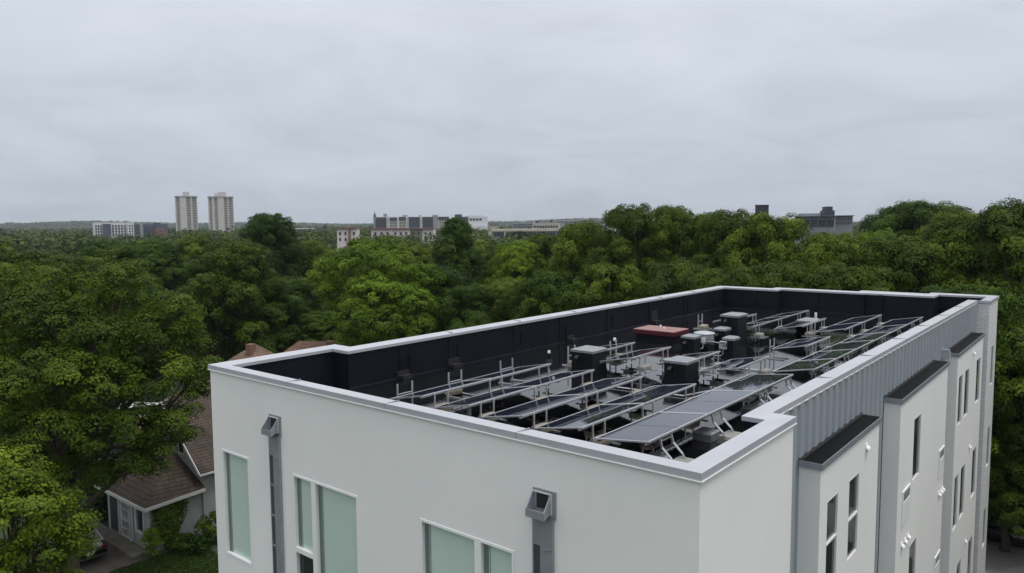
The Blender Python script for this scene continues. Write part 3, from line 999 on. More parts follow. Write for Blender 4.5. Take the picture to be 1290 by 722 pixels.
# ---- red hatch ------------------------------------------------------------------------------
root = empty('roof_hatch', (-8.47, 14.85, ZD), 0, 'red roof hatch with faded pink lid on a black curb', 'roof hatch')
mb = MB(); mb.box(-.72, .72, -.5, .5, 0, .29); mb.build('curb', MAT['shaft'], root)
mb = MB(); mb.box(-.80, .80, -.57, .57, .30, .44); mb.build('lid_rim', MAT['red'], root)
mb = MB(); mb.bbox(-.79, .79, -.56, .56, .4405, .462, .015); mb.build('lid_top', MAT['pinktop'], root)
mb = MB(); mb.lathe((-.15, .25, 0), [(.035, .463), (.035, .53), (.02, .545)], 10); mb.build('lid_fitting', MAT['white_pvc'], root)
mb = MB(); mb.lathe((.15, -.05, 0), [(.03, .463), (.03, .51), (.02, .52)], 10); mb.build('lid_fitting', MAT['white_pvc'], root)


def vent_pipe(x, y, h, r_, label, cap=False):
    root = empty('vent_pipe', (x, y, ZD), 0, label, 'vent pipe', 'plastic vent pipes on the roof')
    mb = MB(); mb.lathe((0, 0, 0), [(r_, .0), (r_, h - .01), (r_ * .8, h)], 14); mb.build('pipe', MAT['white_pvc'], root)
    mb = MB(); mb.lathe((0, 0, 0), [(r_ * 2.6, .001), (r_ * 2.2, .03), (r_ * 1.08, .07), (r_ * 1.05, h * (.75 if cap else .30))], 14); mb.build('pipe_boot', MAT['lining'], root)


vent_pipe(-6.72, 2.95, .28, .05, 'white plastic vent pipe standing just behind the front parapet')
vent_pipe(-9.35, 9.4, .33, .045, 'vent pipe with black boot and white top beside the left parapet', True)
vent_pipe(-8.9, 12.45, .38, .05, 'white capped vent pipe left of the red hatch', True)
vent_pipe(-5.7, 23.0, .42, .05, 'white vent pipe at the back behind the low wide shaft')

# cable trays lying on the deck
for (pts, lab) in (([(-6.5, 7.4), (-4.0, 7.6), (-3.7, 8.6)], 'thin metal conduit bent across the roof deck behind the front solar rows'),
                   ([(-5.0, 11.6), (-3.4, 11.8), (-3.3, 13.0)], 'thin metal conduit crossing the central puddle')):
    mb = MB(); mb.tube([(p[0], p[1], ZD + .03) for p in pts], .018, 6)
    tag(mb.build('conduit', MAT['alu']), lab, 'conduit')

# ================================================================== NEIGHBOUR HOUSE
house = empty('grey_house', (-33, 9, 0), 0, 'small grey stucco house with brown shingle roofs and ivy on its porch wing', 'house')
HO = Vector((33, -9, 0))


def hp(mb, name, mat, parent=house):
    o = mb.build(name, mat, parent)
    if parent is house:
        o.location = HO
    return o


mb = MB()
pierced_face(mb, -36.9, -32.15, 0, 2.42, [(-33.62, -32.78, .78, 2.16), (-35.25, -34.3, .12, 2.14)], lambda u, z, d: (u, 7.4 + d, z), .12, 1)
mb.quad((-32.15, 7.4, 0), (-32.15, 10.1, 0), (-32.15, 10.1, 2.42), (-32.15, 7.4, 2.42))
mb.quad((-36.9, 10.1, 0), (-36.9, 7.4, 0), (-36.9, 7.4, 2.42), (-36.9, 10.1, 2.42))
mb.add([(-38.6, 10.1, 0), (-32, 10.1, 0), (-32, 10.1, 3.85), (-35.3, 10.1, 6.55), (-38.6, 10.1, 3.85)], [(0, 1, 2, 3, 4)])
mb.add([(-38.6, 19, 0), (-32, 19, 0), (-32, 19, 3.85), (-35.3, 19, 6.55), (-38.6, 19, 3.85)], [(4, 3, 2, 1, 0)])
mb.quad((-32, 10.1, 0), (-32, 19, 0), (-32, 19, 3.85), (-32, 10.1, 3.85))
mb.quad((-38.6, 19, 0), (-38.6, 10.1, 0), (-38.6, 10.1, 3.85), (-38.6, 19, 3.85))
hp(mb, 'wall', MAT['hstucco'])
# main gable roof: two slabs with thickness
mb = MB()
mb.prism([(-31.55, 3.48), (-35.3, 6.66), (-35.3, 6.56), (-31.55, 3.38)][::-1], 'y', 9.72, 19.3)
mb.prism([(-39.05, 3.48), (-39.05, 3.38), (-35.3, 6.56), (-35.3, 6.66)][::-1], 'y', 9.72, 19.3)
rf = hp(mb, 'roof', MAT['shingle'])
mb = MB()
mb.bar((-31.53, 9.70, 3.42), (-35.3, 9.70, 6.60), .05, .14)
mb.bar((-39.07, 9.70, 3.42), (-35.35, 9.70, 6.56), .05, .14)
mb.bar((-31.52, 9.7, 3.40), (-31.52, 19.3, 3.40), .05, .10)
mb.build('fascia', MAT['trimw'], rf)
# porch wing roof: hip with three slopes against the gable wall
ez, ap = 2.45, (-34.75, 10.08, 3.95)
A, B_, C_ = (-37.3, 7.0, ez), (-31.72, 7.0, ez), (-31.72, 10.09, ez + .2)
A2 = (-37.3, 10.09, ez + .2)
ap2 = (-35.6, 10.08, 3.95)
mb = MB()
mb.add([A, B_, ap, ap2, C_, A2, (ap[0], ap[1], ap[2])], [(0, 1, 2, 3), (1, 4, 2), (5, 0, 3)])
for p in ((A, B_), (B_, C_)):
    pass
mb.add([(A[0], A[1], ez - .02), (B_[0], B_[1], ez - .02), (C_[0], C_[1], ez - .02), (A2[0], A2[1], ez - .02)], [(3, 2, 1, 0)])
rf = hp(mb, 'porch_roof', MAT['shingle'])
mb = MB()
mb.bar((-37.32, 6.985, ez - .07), (-31.70, 6.985, ez - .07), .04, .17)
mb.bar((-31.70, 7.01, ez - .07), (-31.70, 10.07, ez + .10), .04, .17)
mb.build('fascia', MAT['trimw'], rf)
mb = MB()
frame_rect(mb, lambda u, z, d: (u, 7.4 + d, z), -33.66, -32.74, .74, 2.2, .08, -.03, .06)
w_ = hp(mb, 'window', MAT['trimw'])
mb = MB(); mb.box(-33.58, -32.82, 7.46, 7.48, .82, 2.12); mb.build('pane', MAT['glass'], w_)
mb = MB(); mb.box(-35.25, -34.3, 7.46, 7.5, .13, 2.14)
dr = hp(mb, 'door', MAT['gutter_dark'])
mb = MB()
bx = frame_rect(mb, lambda u, z, d: (u, 7.4 + d, z), -35.27, -34.28, .12, 2.16, .07, -.035, .02)
for z in (.55, 1.0, 1.12, 1.55, 1.9):
    bx(-35.2, -34.35, z, z + .025)
for u in (-35.05, -34.88, -34.68, -34.5):
    bx(u, u + .02, .19, 2.09)
mb.build('security_grille', MAT['trimw'], dr)
mb = MB(); mb.box(-36.6, -35.75, 7.385, 7.399, .12, 2.1)
hp(mb, 'dark_doorway', MAT['black'])
mb = MB(); mb.lathe((-34.05, 7.30, 2.02), [(.06, 0), (.075, .05), (.06, .12), (.02, .14)], 12)
mb.box(-34.09, -34.01, 7.30, 7.399, 2.06, 2.10)
hp(mb, 'porch_light', MAT['white'])
mb = MB(); mb.tube([(-33.95, 7.36, 2.35), (-33.95, 7.36, .3), (-33.9, 7.2, .18)], .035, 8)
hp(mb, 'downspout', MAT['trimw'])
mb = MB()
frame_rect(mb, lambda u, z, d: (u, 10.1 + d, z), -34.35, -33.75, 3.95, 4.75, .06, -.03, -.002)
w_ = hp(mb, 'window', MAT['trimw'])
mb = MB(); mb.box(-34.29, -33.81, 10.08, 10.098, 4.01, 4.69); mb.build('pane', MAT['glass'], w_)

# ================================================================== FOLIAGE
rng = np.random.default_rng(11)


def rdir(n, zb=0.0):
    d = rng.normal(size=(n, 3))
    d /= np.linalg.norm(d, axis=1)[:, None]
    if zb:
        d[:, 2] += zb
        d /= np.linalg.norm(d, axis=1)[:, None]
    return d


def leaf_mesh(name, c, nrm, size, tint, aspect=0.62):
    """kite shaped leaf faces at centres c with normals nrm"""
    n = len(c)
    nrm = nrm / np.linalg.norm(nrm, axis=1)[:, None]
    t = rng.normal(size=(n, 3))
    t -= nrm * np.sum(t * nrm, axis=1)[:, None]
    t /= np.linalg.norm(t, axis=1)[:, None]
    b = np.cross(nrm, t)
    s = size[:, None]
    v = np.empty((n, 4, 3), np.float32)
    v[:, 0] = c - t * s * .5
    v[:, 1] = c + b * s * aspect * .5 + t * s * .06 + nrm * s * .07
    v[:, 2] = c + t * s * .5 - nrm * s * .10
    v[:, 3] = c - b * s * aspect * .5 + t * s * .06 + nrm * s * .07
    me = bpy.data.meshes.new(name)
    me.vertices.add(4 * n)
    me.vertices.foreach_set('co', v.reshape(-1))
    me.loops.add(4 * n)
    me.loops.foreach_set('vertex_index', np.arange(4 * n, dtype=np.int32))
    me.polygons.add(n)
    me.polygons.foreach_set('loop_start', np.arange(0, 4 * n, 4, dtype=np.int32))
    me.polygons.foreach_set('loop_total', np.full(n, 4, np.int32))
    at = me.attributes.new('tint', 'FLOAT', 'POINT')
    at.data.foreach_set('value', np.repeat(np.clip(tint, 0, 1).astype(np.float32), 4))
    me.update(calc_edges=True)
    return me


def clumps_to_leaves(cc, cr, per, leaf, flat=.7, upw=.65, ld=None, lt=None):
    """leaf positions and normals for clumps (centres, radii): leaves sit in the upper skin of each clump; ld is the outward direction of the lobe a clump belongs to"""
    k = len(cc)
    cnt = np.maximum(4, (per * cr ** 2).astype(int))
    idx = np.repeat(np.arange(k), cnt)
    n = len(idx)
    d = rdir(n, .5)
    rad = cr[idx] * (.60 + .46 * rng.random(n) ** .7)
    stray = rng.random(n) < .06
    rad[stray] *= 1.3
    p = cc[idx] + d * rad[:, None] * np.array([1, 1, flat])
    nr = d * .6 + np.array([0, 0, upw * .4]) + rng.normal(size=(n, 3)) * .26
    if ld is not None:
        nr = nr + ld[idx] * .8
    sz = leaf * (.7 + .6 * rng.random(n))
    ct = rng.random(k)
    tint = .30 * ct[idx] + .34 * rng.random(n) ** 1.5 + .06
    if lt is not None:
        tint = tint + lt[idx]
    return p, nr, sz, tint


def crown_lobes(H, base, Rr, shape, nl):
    """lobe centres and radii covering a crown envelope, with a filled core"""
    L = []
    for i in range(nl):
        t = (i + .5) / nl
        t = t ** .9
        t = min(.97, max(.02, t + rng.uniform(-.04, .04)))
        if shape == 'cone':
            pr = (1 - t) ** .62 * .98 + .10
        elif shape == 'vase':
            pr = sin(pi * min(1, (.14 + .78 * t))) ** .6 * (.62 + .5 * t)
        else:
            pr = sqrt(max(0.02, 1 - ((t - .36) / (.66 if t > .36 else .52)) ** 2))
        a = i * 2.39996 + rng.uniform(-.4, .4)
        rl = Rr * rng.uniform(.20, .34)
        rr = max(0, Rr * pr - rl * .7) * rng.uniform(.80, 1.12)
        z = base + (H - base) * t
        z = min(z, H - rl * .75)
        L.append((rr * cos(a), rr * sin(a), z, rl))
    L.append((rng.uniform(-.3, .3), rng.uniform(-.3, .3), H - Rr * .26, Rr * .30))
    hh = H - base
    for t in (.2, .42, .64):
        L.append((0, 0, base + hh * t, Rr * (.62 if shape != 'cone' or t < .5 else .36)))
    return np.array(L)


def crown_from_lobes(name, L, crad, per, leaf, dens=1.0, upw=.65):
    cc, cr, ll, lt = [], [], [], []
    for i, (x, y, z, r_) in enumerate(L):
        k = int(dens * 3.4 * (r_ / crad) ** 2) + 3
        d = rdir(k, .42)
        rad = r_ * (.70 + .36 * rng.random(k))
        p = np.array([x, y, z]) + d * rad[:, None] * np.array([1, 1, .8])
        keep = np.ones(k, bool)
        for j, (x2, y2, z2, r2) in enumerate(L):
            if j != i:
                keep &= np.linalg.norm((p - np.array([x2, y2, z2])) / np.array([1, 1, .82]), axis=1) > r2 * .55
        p = p[keep]
        cc.append(p)
        ll.append(d[keep])
        lt.append(np.full(len(p), rng.uniform(-.12, .34)))
        cr.append(crad * (.6 + .75 * rng.random(len(p))))
    cc, cr, ll, lt = np.concatenate(cc), np.concatenate(cr), np.concatenate(ll), np.concatenate(lt)
    p, nr, sz, tint = clumps_to_leaves(cc, cr, per, leaf, upw=upw, ld=ll, lt=lt)
    return leaf_mesh(name, p, nr, sz, tint)


def limbs_mesh(name, L, H, base, tr):
    mb = MB()
    fork = max(1.2, base * .9)
    lean = [(0, 0, -.15), (rng.uniform(-.12, .12), rng.uniform(-.12, .12), fork * .5), (rng.uniform(-.2, .2), rng.uniform(-.2, .2), fork), (0, 0, fork + (H - fork) * .45), (0, 0, fork + (H - fork) * .8)]
    mb.tube(lean, [tr * 1.45, tr, tr * .85, tr * .45, tr * .12], 9)
    for (x, y, z, r_) in L:
        d = sqrt(x * x + y * y)
        zs = min(z - .4, fork + (H - fork) * .55 * rng.random())
        zs = max(zs, fork * .8)
        p0 = (0, 0, zs)
        p1 = (x * .45 + rng.uniform(-.2, .2), y * .45 + rng.uniform(-.2, .2), zs + (z - zs) * .35 + .1)
        p2 = (x * .9, y * .9, z)
        mb.tube([p0, p1, p2], [tr * .42, tr * .26, tr * .07], 6)
        for q in range(2):
            e = rdir(1, .4)[0] * r_ * .8
            mb.tube([p1, (p1[0] * .5 + x * .5 + e[0] * .5, p1[1] * .5 + y * .5 + e[1] * .5, p1[2] * .4 + z * .6), (x + e[0], y + e[1], z + e[2] * .8)], [tr * .2, tr * .11, tr * .04], 5)
    me = bpy.data.meshes.new(name)
    me.from_pydata(mb.v, [], mb.f)
    me.materials.append(MAT['bark'])
    me.polygons.foreach_set('use_smooth', [True] * len(me.polygons))
    me.update()
    return me


PROTO = {}


def proto(key, H, base, Rr, shape, nl, crad, per, leaf, tr, dens=1.0):
    L = crown_lobes(H, base, Rr, shape, nl)
    cm = crown_from_lobes('crown_' + key, L, crad, per, leaf, dens)
    cm.materials.append(MAT['leaf_mid'])
    PROTO[key] = (cm, limbs_mesh('trunk_' + key, L, H, base * .8, tr), H, Rr)


proto('broad_a', 14, 2.6, 5.0, 'round', 30, .50, 430, .15, .28)
proto('broad_b', 14, 2.2, 5.0, 'round', 38, .45, 450, .145, .26)
proto('broad_c', 14, 3.0, 5.0, 'vase', 30, .55, 420, .155, .27)
proto('tall_a', 16, 2.2, 4.8, 'round', 40, .50, 430, .15, .27)
proto('cone_a', 16, 1.8, 4.6, 'cone', 44, .44, 450, .145, .25)
proto('far_a', 13, 2.5, 5.0, 'round', 28, .62, 70, .38, .27)
proto('far_b', 13, 2.5, 5.0, 'vase', 26, .66, 66, .39, .27)
proto('far_c', 13, 2.0, 4.2, 'cone', 30, .56, 75, .36, .25)


def put_tree(key, x, y, H, Rr, mat, label, group=None, name='broadleaf_tree', rz=None, cat='tree'):
    cm, tm, h0, r0 = PROTO[key]
    root = empty(name, (x, y, 0), rng.uniform(0, 6.28) if rz is None else rz, label, cat, group)
    c = bpy.data.objects.new('crown', cm)
    t = bpy.data.objects.new('trunk', tm)
    for o in (c, t):
        col.objects.link(o)
        o.parent = root
        o.scale = (Rr / r0, Rr / r0, H / h0)
    c.material_slots[0].link = 'OBJECT'
    c.material_slots[0].material = MAT[mat]
    return root


TAKEN = []

# ---- hero trees, with their own crowns -----------------------------------------
def hero(px, D, lobes, base, tr, crad, per, leaf, mat, label, name='maple_tree', dens=1.0):
    """lobes: (bearing px, image row, extra distance, radius in metres)"""
    x, y = pol(px, D)
    L = []
    for (lx, ly, dd, r_) in lobes:
        qx, qy = pol(lx, D + dd)
        L.append((qx - x, qy - y, ztop(lx, ly, D + dd), r_))
    L = np.array(L)
    cm = crown_from_lobes('crown', L, crad, per, leaf, dens)
    cm.materials.append(MAT[mat])
    root = empty(name, (x, y, 0), 0, label, 'tree')
    H = max(l[2] + l[3] * .6 for l in L)
    for (nm, me) in (('crown', cm), ('trunk', limbs_mesh('trunk', L, H, base, tr))):
        o = bpy.data.objects.new(nm, me)
        col.objects.link(o)
        o.parent = root
    TAKEN.append((x, y, 3.5))
    return root


hero(-8, 26.5, [(-10, 610, 0, .85), (18, 612, .4, .7), (42, 632, 0, .65), (-40, 615, .5, 1.0), (-25, 590, 0, .5), (5, 650, -1, 1.0), (50, 668, -.4, .75), (74, 664, 0, .42),
                 (-20, 680, -1, 1.0), (30, 700, -1, .9), (60, 704, .2, .6), (-55, 670, 0, 1.0), (-10, 735, -1, 1.0), (40, 740, 0, .9), (-40, 750, .5, 1.0), (-12, 572, .5, .3), (80, 692, .4, .35), (0, 585, .3, .4)],
     1.0, .14, .36, 800, .11, 'leaf_yellow', 'bright yellow green young maple in the lower left corner before the parked black car', dens=.85)
hero(60, 37.5, [(150, 362, 0, 1.25), (128, 385, .5, .9), (100, 372, .5, 1.15), (60, 366, 1, 1.3), (215, 398, -.5, 1.15), (228, 436, -.5, .85), (185, 420, -1, 1.1), (160, 440, -1.6, 1.0), (118, 430, -2.0, 1.25), (75, 415, -1.6, 1.3),
                 (25, 405, 0, 1.5), (-25, 430, 1, 1.8), (205, 470, -1.6, .95), (226, 510, -1.5, .75), (170, 485, -2.4, 1.1), (125, 492, -3, 1.2), (80, 478, -3, 1.2), (35, 470, -2.4, 1.3), (-15, 500, -2, 1.7),
                 (195, 535, -2, .85), (155, 540, -3, 1.0), (105, 550, -3, 1.15), (55, 540, -2.6, 1.15), (15, 540, -1.6, 1.3), (150, 590, -2.0, .75), (112, 597, -1, .85), (70, 600, -1, 1.1), (20, 600, 0, 1.2), (172, 572, -2, .65), (8, 362, 2, 1.4), (246, 468, -.5, .7), (240, 492, -.8, .65), (214, 548, -1.5, .6), (222, 420, -.5, .8), (186, 582, -2.3, .65), (166, 598, -2.3, .65), (206, 560, -2.0, .55),
                 (110, 450, 2.5, 2.4), (50, 480, 3, 2.6), (140, 400, 2, 1.8), (90, 540, 2.5, 2.0)],
     3.0, .34, .46, 640, .12, 'leaf_yellow', 'huge maple with tiered yellow green clumps hanging over the porch wing of the grey house', dens=.95)
hero(470, 57, [(470, 331, 0, 1.9), (440, 340, .5, 1.6), (500, 338, 0, 1.7), (530, 352, 0, 1.4), (425, 372, 1, 1.5), (470, 375, -2, 2.1), (515, 385, -2, 1.8), (545, 395, -1, 1.3), (445, 400, -2, 1.7),
               (480, 410, -3, 1.9), (525, 416, -2, 1.6), (460, 425, -2, 1.5), (490, 440, -2, 1.5), (412, 348, 2, 1.3), (490, 315, 1, 1.1), (455, 317, 1.5, 1.1), (545, 425, -1, 1.3), (440, 432, 0, 1.1)],
     2.0, .25, .50, 460, .145, 'leaf_light', 'bright light green tree standing behind the left parapet, paler than all its neighbours')

# ---- trees one can tell apart ------------------------------------------------------
KEY = [
    # px, top row, distance, width px, prototype, material, label
    (20, 330, 56, 130, 'broad_b', 'leaf_light', 'light green tree at the left edge behind the huge maple'),
    (-30, 300, 66, 120, 'broad_a', 'leaf_mid', 'tree cut by the left edge of the view below the far ridge'),
    (88, 316, 74, 90, 'broad_c', 'leaf_mid', 'round tree behind and above the left half of the huge maple'),
    (135, 302, 86, 85, 'tall_a', 'leaf_dark', 'dark tree below the white and slate apartment blocks on the left'),
    (188, 299, 92, 80, 'broad_b', 'leaf_dark', 'dark tree just left of the twin towers, its top at their feet'),
    (245, 292, 100, 75, 'broad_a', 'leaf_mid', 'tree directly below the left twin tower'),
    (290, 297, 64, 110, 'broad_b', 'leaf_mid', 'large lobed tree below the right twin tower, lit yellow green on top'),
    (336, 266, 94, 80, 'broad_b', 'leaf_dark', 'tall dark pointed tree standing right of the twin towers and topping the horizon'),
    (322, 348, 66, 100, 'broad_c', 'leaf_dark', 'dark spreading tree behind the tan hip roofs'),
    (365, 345, 70, 100, 'broad_a', 'leaf_dark', 'very dark tree between the tan hip roofs and the bright light green tree'),
    (388, 300, 98, 70, 'broad_a', 'leaf_mid', 'mid green tree left of the small white building with red brown roof edge'),
    (430, 312, 84, 70, 'broad_c', 'leaf_mid', 'tree in front of the small white building with red brown roof edge'),
    (520, 306, 88, 60, 'broad_b', 'leaf_mid', 'tree below the row of white houses with red brown roof edges'),
    (574, 271, 70, 96, 'cone_a', 'leaf_dark', 'dark pointed tree in the centre that covers the right end of the turreted block'),
    (556, 330, 60, 70, 'tall_a', 'leaf_dark', 'dark tree between the bright light green tree and the central pointed tree'),
    (618, 308, 76, 64, 'broad_c', 'leaf_mid', 'tree right of the central pointed tree below the low grey buildings'),
    (655, 299, 64, 74, 'broad_b', 'leaf_light', 'light tree below the low grey commercial building'),
    (692, 292, 66, 70, 'broad_c', 'leaf_mid', 'tree left of the wall of tall trees behind the roof'),
    (736, 275, 58, 86, 'broad_a', 'leaf_mid', 'first tall tree at the left end of the tree wall behind the roof'),
    (795, 255, 56, 74, 'tall_a', 'leaf_mid', 'tall double topped tree rising above the horizon behind the red hatch'),
    (843, 255, 58, 70, 'broad_b', 'leaf_mid', 'tall tree right of the double topped tree, above the left parapet'),
    (890, 264, 60, 70, 'broad_a', 'leaf_light', 'lighter tree above the far left corner of the roof'),
    (918, 262, 55, 70, 'tall_a', 'leaf_mid', 'tall tree in front of the dark stair tower far behind the roof'),
    (972, 264, 53, 64, 'broad_c', 'leaf_mid', 'full tree left of the grey office building that shows behind the tree wall'),
    (1046, 287, 50, 84, 'broad_b', 'leaf_mid', 'lower tree right below the grey office building'),
    (1104, 286, 60, 60, 'broad_a', 'leaf_light', 'yellowish tree right of the grey office building'),
    (1132, 256, 76, 74, 'broad_b', 'leaf_dark', 'dark tree with ragged top standing right of the grey office building'),
    (1165, 250, 73, 84, 'broad_c', 'leaf_dark', 'tallest dark crown behind the far right corner of the roof'),
    (1205, 262, 64, 80, 'broad_a', 'leaf_mid', 'tree behind the brick end of the building'),
    (1150, 292, 48, 110, 'broad_c', 'leaf_yellow', 'broad yellow green tree before the dark crowns, right above the back parapet'),
    (1228, 268, 49, 100, 'broad_a', 'leaf_mid', 'broad tree just beyond the painted brick corner'),
    (1292, 246, 47, 100, 'tall_a', 'leaf_mid', 'tall tree cut by the right edge, its top the highest of the tree wall'),
    (1345, 255, 50, 100, 'broad_b', 'leaf_mid', 'tree beyond the right edge of the view'),
    (700, 335, 48, 80, 'broad_c', 'leaf_dark', 'dark lower tree close behind the left parapet, left of the red hatch'),
    (765, 325, 47, 88, 'broad_b', 'leaf_mid', 'lower full tree close behind the left parapet above the fan and shafts'),
    (850, 322, 47, 84, 'broad_a', 'leaf_mid', 'lower tree close behind the far left corner of the parapet'),
    (915, 330, 45, 80, 'broad_c', 'leaf_mid', 'low tree touching the back parapet at its left end'),
    (985, 322, 45, 84, 'broad_b', 'leaf_mid', 'low tree behind the middle of the back parapet'),
    (1060, 326, 44, 84, 'broad_a', 'leaf_mid', 'low tree behind the wide coping of the back parapet'),
    (640, 345, 56, 70, 'broad_b', 'leaf_mid', 'lower tree right of the central pointed tree, near the left parapet'),
    (590, 352, 54, 70, 'broad_a', 'leaf_dark', 'dark lower tree in front of the central pointed tree'),
    (1285, 395, 42, 80, 'broad_b', 'leaf_mid', 'leafy tree at the right edge beside the street behind the building'),
    (1225, 352, 42, 60, 'broad_c', 'leaf_dark', 'dark tree hidden mostly behind the painted brick corner'),
    (395, 385, 68, 70, 'broad_b', 'leaf_dark', 'low dark tree behind the right hand tan hip roof'),
    (40, 350, 48, 120, 'broad_c', 'leaf_dark', 'dark tree directly behind the huge maple on its left side'),
    (150, 345, 74, 100, 'broad_a', 'leaf_dark', 'dark tree directly behind the top of the huge maple'),
]
for (px, py, D, w, key, mat, lab) in KEY:
    x, y = pol(px, D)
    H = ztop(px, py, D) - .55
    Rr = max(w * D / 941 / 2 * (1.35 if px > 640 else 1.12) * sqrt(1 + ((px - 645) / 941) ** 2), 3.6)
    put_tree(key, x, y, H, Rr, mat, lab, name='pointed_tree' if key == 'cone_a' else 'broadleaf_tree')
    TAKEN.append((x, y, Rr * .8))

for k, (x, y, H, Rr, key) in enumerate([(13, 12, 13, 4.5, 'broad_a'), (15, 20, 14, 4.8, 'broad_b'), (12.5, 27.5, 13.5, 4.4, 'broad_c'), (16, 41, 15, 5, 'tall_a'), (20, 31, 15, 5, 'broad_a'), (11, 47, 15, 5, 'broad_b'),
                                        (24, 52, 16, 5, 'broad_c'), (14, 60, 16, 5, 'tall_a'), (28, 40, 15, 5, 'broad_b')]):
    put_tree(key, x, y, H, Rr, 'leaf_mid', 'street tree standing along the right side of the white building, outside the view', 'street trees right of the building')
# ---- the canopy between the near trees and 200 m --------------------------------------
SECT = [(-60, 110, 'at the left edge'), (110, 215, 'below the slate apartment blocks'), (215, 310, 'below the twin towers'),
        (310, 415, 'right of the twin towers'), (415, 560, 'below the turreted block'), (560, 700, 'below the low grey buildings'),
        (700, 900, 'behind the left parapet'), (900, 1110, 'behind the back parapet'), (1110, 1400, 'behind the brick corner')]
KIND = {'leaf_mid': 'mid green', 'leaf_dark': 'dark green', 'leaf_light': 'light green'}
CAND = []
sp = 10.0
for i in range(-26, 12):
    for j in range(-10, 30):
        CAND.append((CAM.x + (i + .5 * (j % 2)) * sp + rng.uniform(-2, 2), CAM.y + j * sp * .9 + rng.uniform(-2, 2)))
cnt = 0
for (x, y) in CAND:
    dx, dy = x - CAM.x, y - CAM.y
    D = sqrt(dx * dx + dy * dy)
    if D < 58 or D > 205:
        continue
    d = Vector((dx, dy, 0)).normalized()
    f_ = d.dot(Vector((FW.x, FW.y, 0)).normalized())
    if f_ < .74:
        continue
    px = 645 + 941 * d.dot(Vector((RT.x, RT.y, 0)).normalized()) / f_
    if px < -70 or px > 1350:
        continue
    if D > 120 and rng.random() < .38:
        continue
    if D > 90 and px > 720 and rng.random() < .55:
        continue
    if any((x - a) ** 2 + (y - b) ** 2 < (r_ + 3.1) ** 2 for (a, b, r_) in TAKEN):
        continue
    # keep the street, the parking place and the roofs behind the house clear
    if 52 < D < 92 and 110 < px < 300 and -84 < x < -44:
        continue
    if D < 70 and 280 < px < 430:
        continue
    lim = 297 if px < 300 else (306 if px < 565 else (299 if px < 720 else 285))
    hmax = ztop(px, lim + rng.uniform(-4, 14), D)
    H = min(rng.uniform(8.5, 14.5), hmax)
    Rr = rng.uniform(3.4, 5.0)
    mat = rng.choice(['leaf_mid', 'leaf_dark', 'leaf_light'], p=[.5, .3, .2])
    if D < 95:
        key = rng.choice(['broad_a', 'broad_b', 'broad_c', 'tall_a'])
    else:
        key = rng.choice(['far_a', 'far_b', 'far_c'], p=[.42, .4, .18])
    s_ = next((t for (a, b, t) in SECT if a <= px < b), SECT[-1][2])
    band = 'nearer' if D < 95 else ('middle' if D < 145 else 'farthest')
    shade = KIND[str(mat)]
    lab = f'{shade} tree in the {band} canopy {s_}'
    put_tree(str(key), x, y, H, Rr, str(mat), lab, f'{shade} {band} canopy trees {s_}')
    TAKEN.append((x, y, 2.0))
    cnt += 1
print('canopy trees', cnt)


# ---- woods that read as one mass, beyond 200 m -------------------------------------------
def woods(name, d0, d1, n, per, leaf, hr, Rr, mat, az0=-1.42, az1=.03, h_add=None):
    dist = np.sqrt(rng.uniform(d0 ** 2, d1 ** 2, n))
    az = rng.uniform(az0, az1, n)
    x, y = CAM.x + np.sin(az) * dist, CAM.y + np.cos(az) * dist
    hh = rng.uniform(hr[0], hr[1], n)
    if h_add is not None:
        hh = hh + h_add(az, dist)
    rr = rng.uniform(Rr[0], Rr[1], n)
    m_ = 7
    cc = np.repeat(np.stack([x, y, hh - rr * .8], 1), m_, 0)
    r2 = np.repeat(rr, m_)
    d = rdir(n * m_, .35)
    cc = cc + d * (r2 * .62)[:, None] * np.array([1, 1, .75])
    cr = r2 * rng.uniform(.32, .55, n * m_)
    k = per
    idx = np.repeat(np.arange(n * m_), k)
    dd = rdir(n * m_ * k, .45)
    p = cc[idx] + dd * (cr[idx] * (.6 + .5 * rng.random(len(idx))))[:, None]
    nr = dd * .6 + np.array([0, 0, .5]) + rng.normal(size=(len(idx), 3)) * .3
    tint = np.repeat(np.repeat(rng.random(n), m_), k) * .45 + .45 * rng.random(len(idx))
    me = leaf_mesh(name, p, nr, leaf * (.7 + .6 * rng.random(len(idx))), tint, .8)
    me.materials.append(MAT[mat])
    o = bpy.data.objects.new(name, me)
    col.objects.link(o)
    return tag(o, None, None, None, 'stuff')


A1, A2_, A3, A4 = bearing(408), bearing(720), bearing(105), bearing(222)
o = woods('woodland', 200, 620, 1900, 26, 1.15, (9.5, 13.2), (4.0, 6.0), 'leaf_far', -1.42, .03,
          lambda az, D: (-1.7 * ((az > A1) & (az < bearing(565))) - .6 * ((az >= bearing(565)) & (az < A2_))) * (D < 380) - 2.2 * ((az > A1) & (az < bearing(452)) & (D < 350)) - 1.6 * ((az > A3) & (az < A4) & (D < 545)))
tag(o, 'unbroken green canopy of woods between the near trees and the far buildings', 'woodland')
o = woods('far_woodland', 620, 3400, 8200, 7, 3.4, (9, 14.0), (6, 11), 'leaf_far')
tag(o, 'far hazy treetops running to the horizon', 'woodland')
o = woods('ridge_woodland', 2700, 3600, 4200, 7, 5.5, (8, 14), (9, 15), 'leaf_far', -1.42, -.55,
          lambda az, D: 13 + 5 * np.sin(az * 9) + 3 * np.sin(az * 31 + 1))
tag(o, 'low wooded ridge on the left horizon', 'woodland')


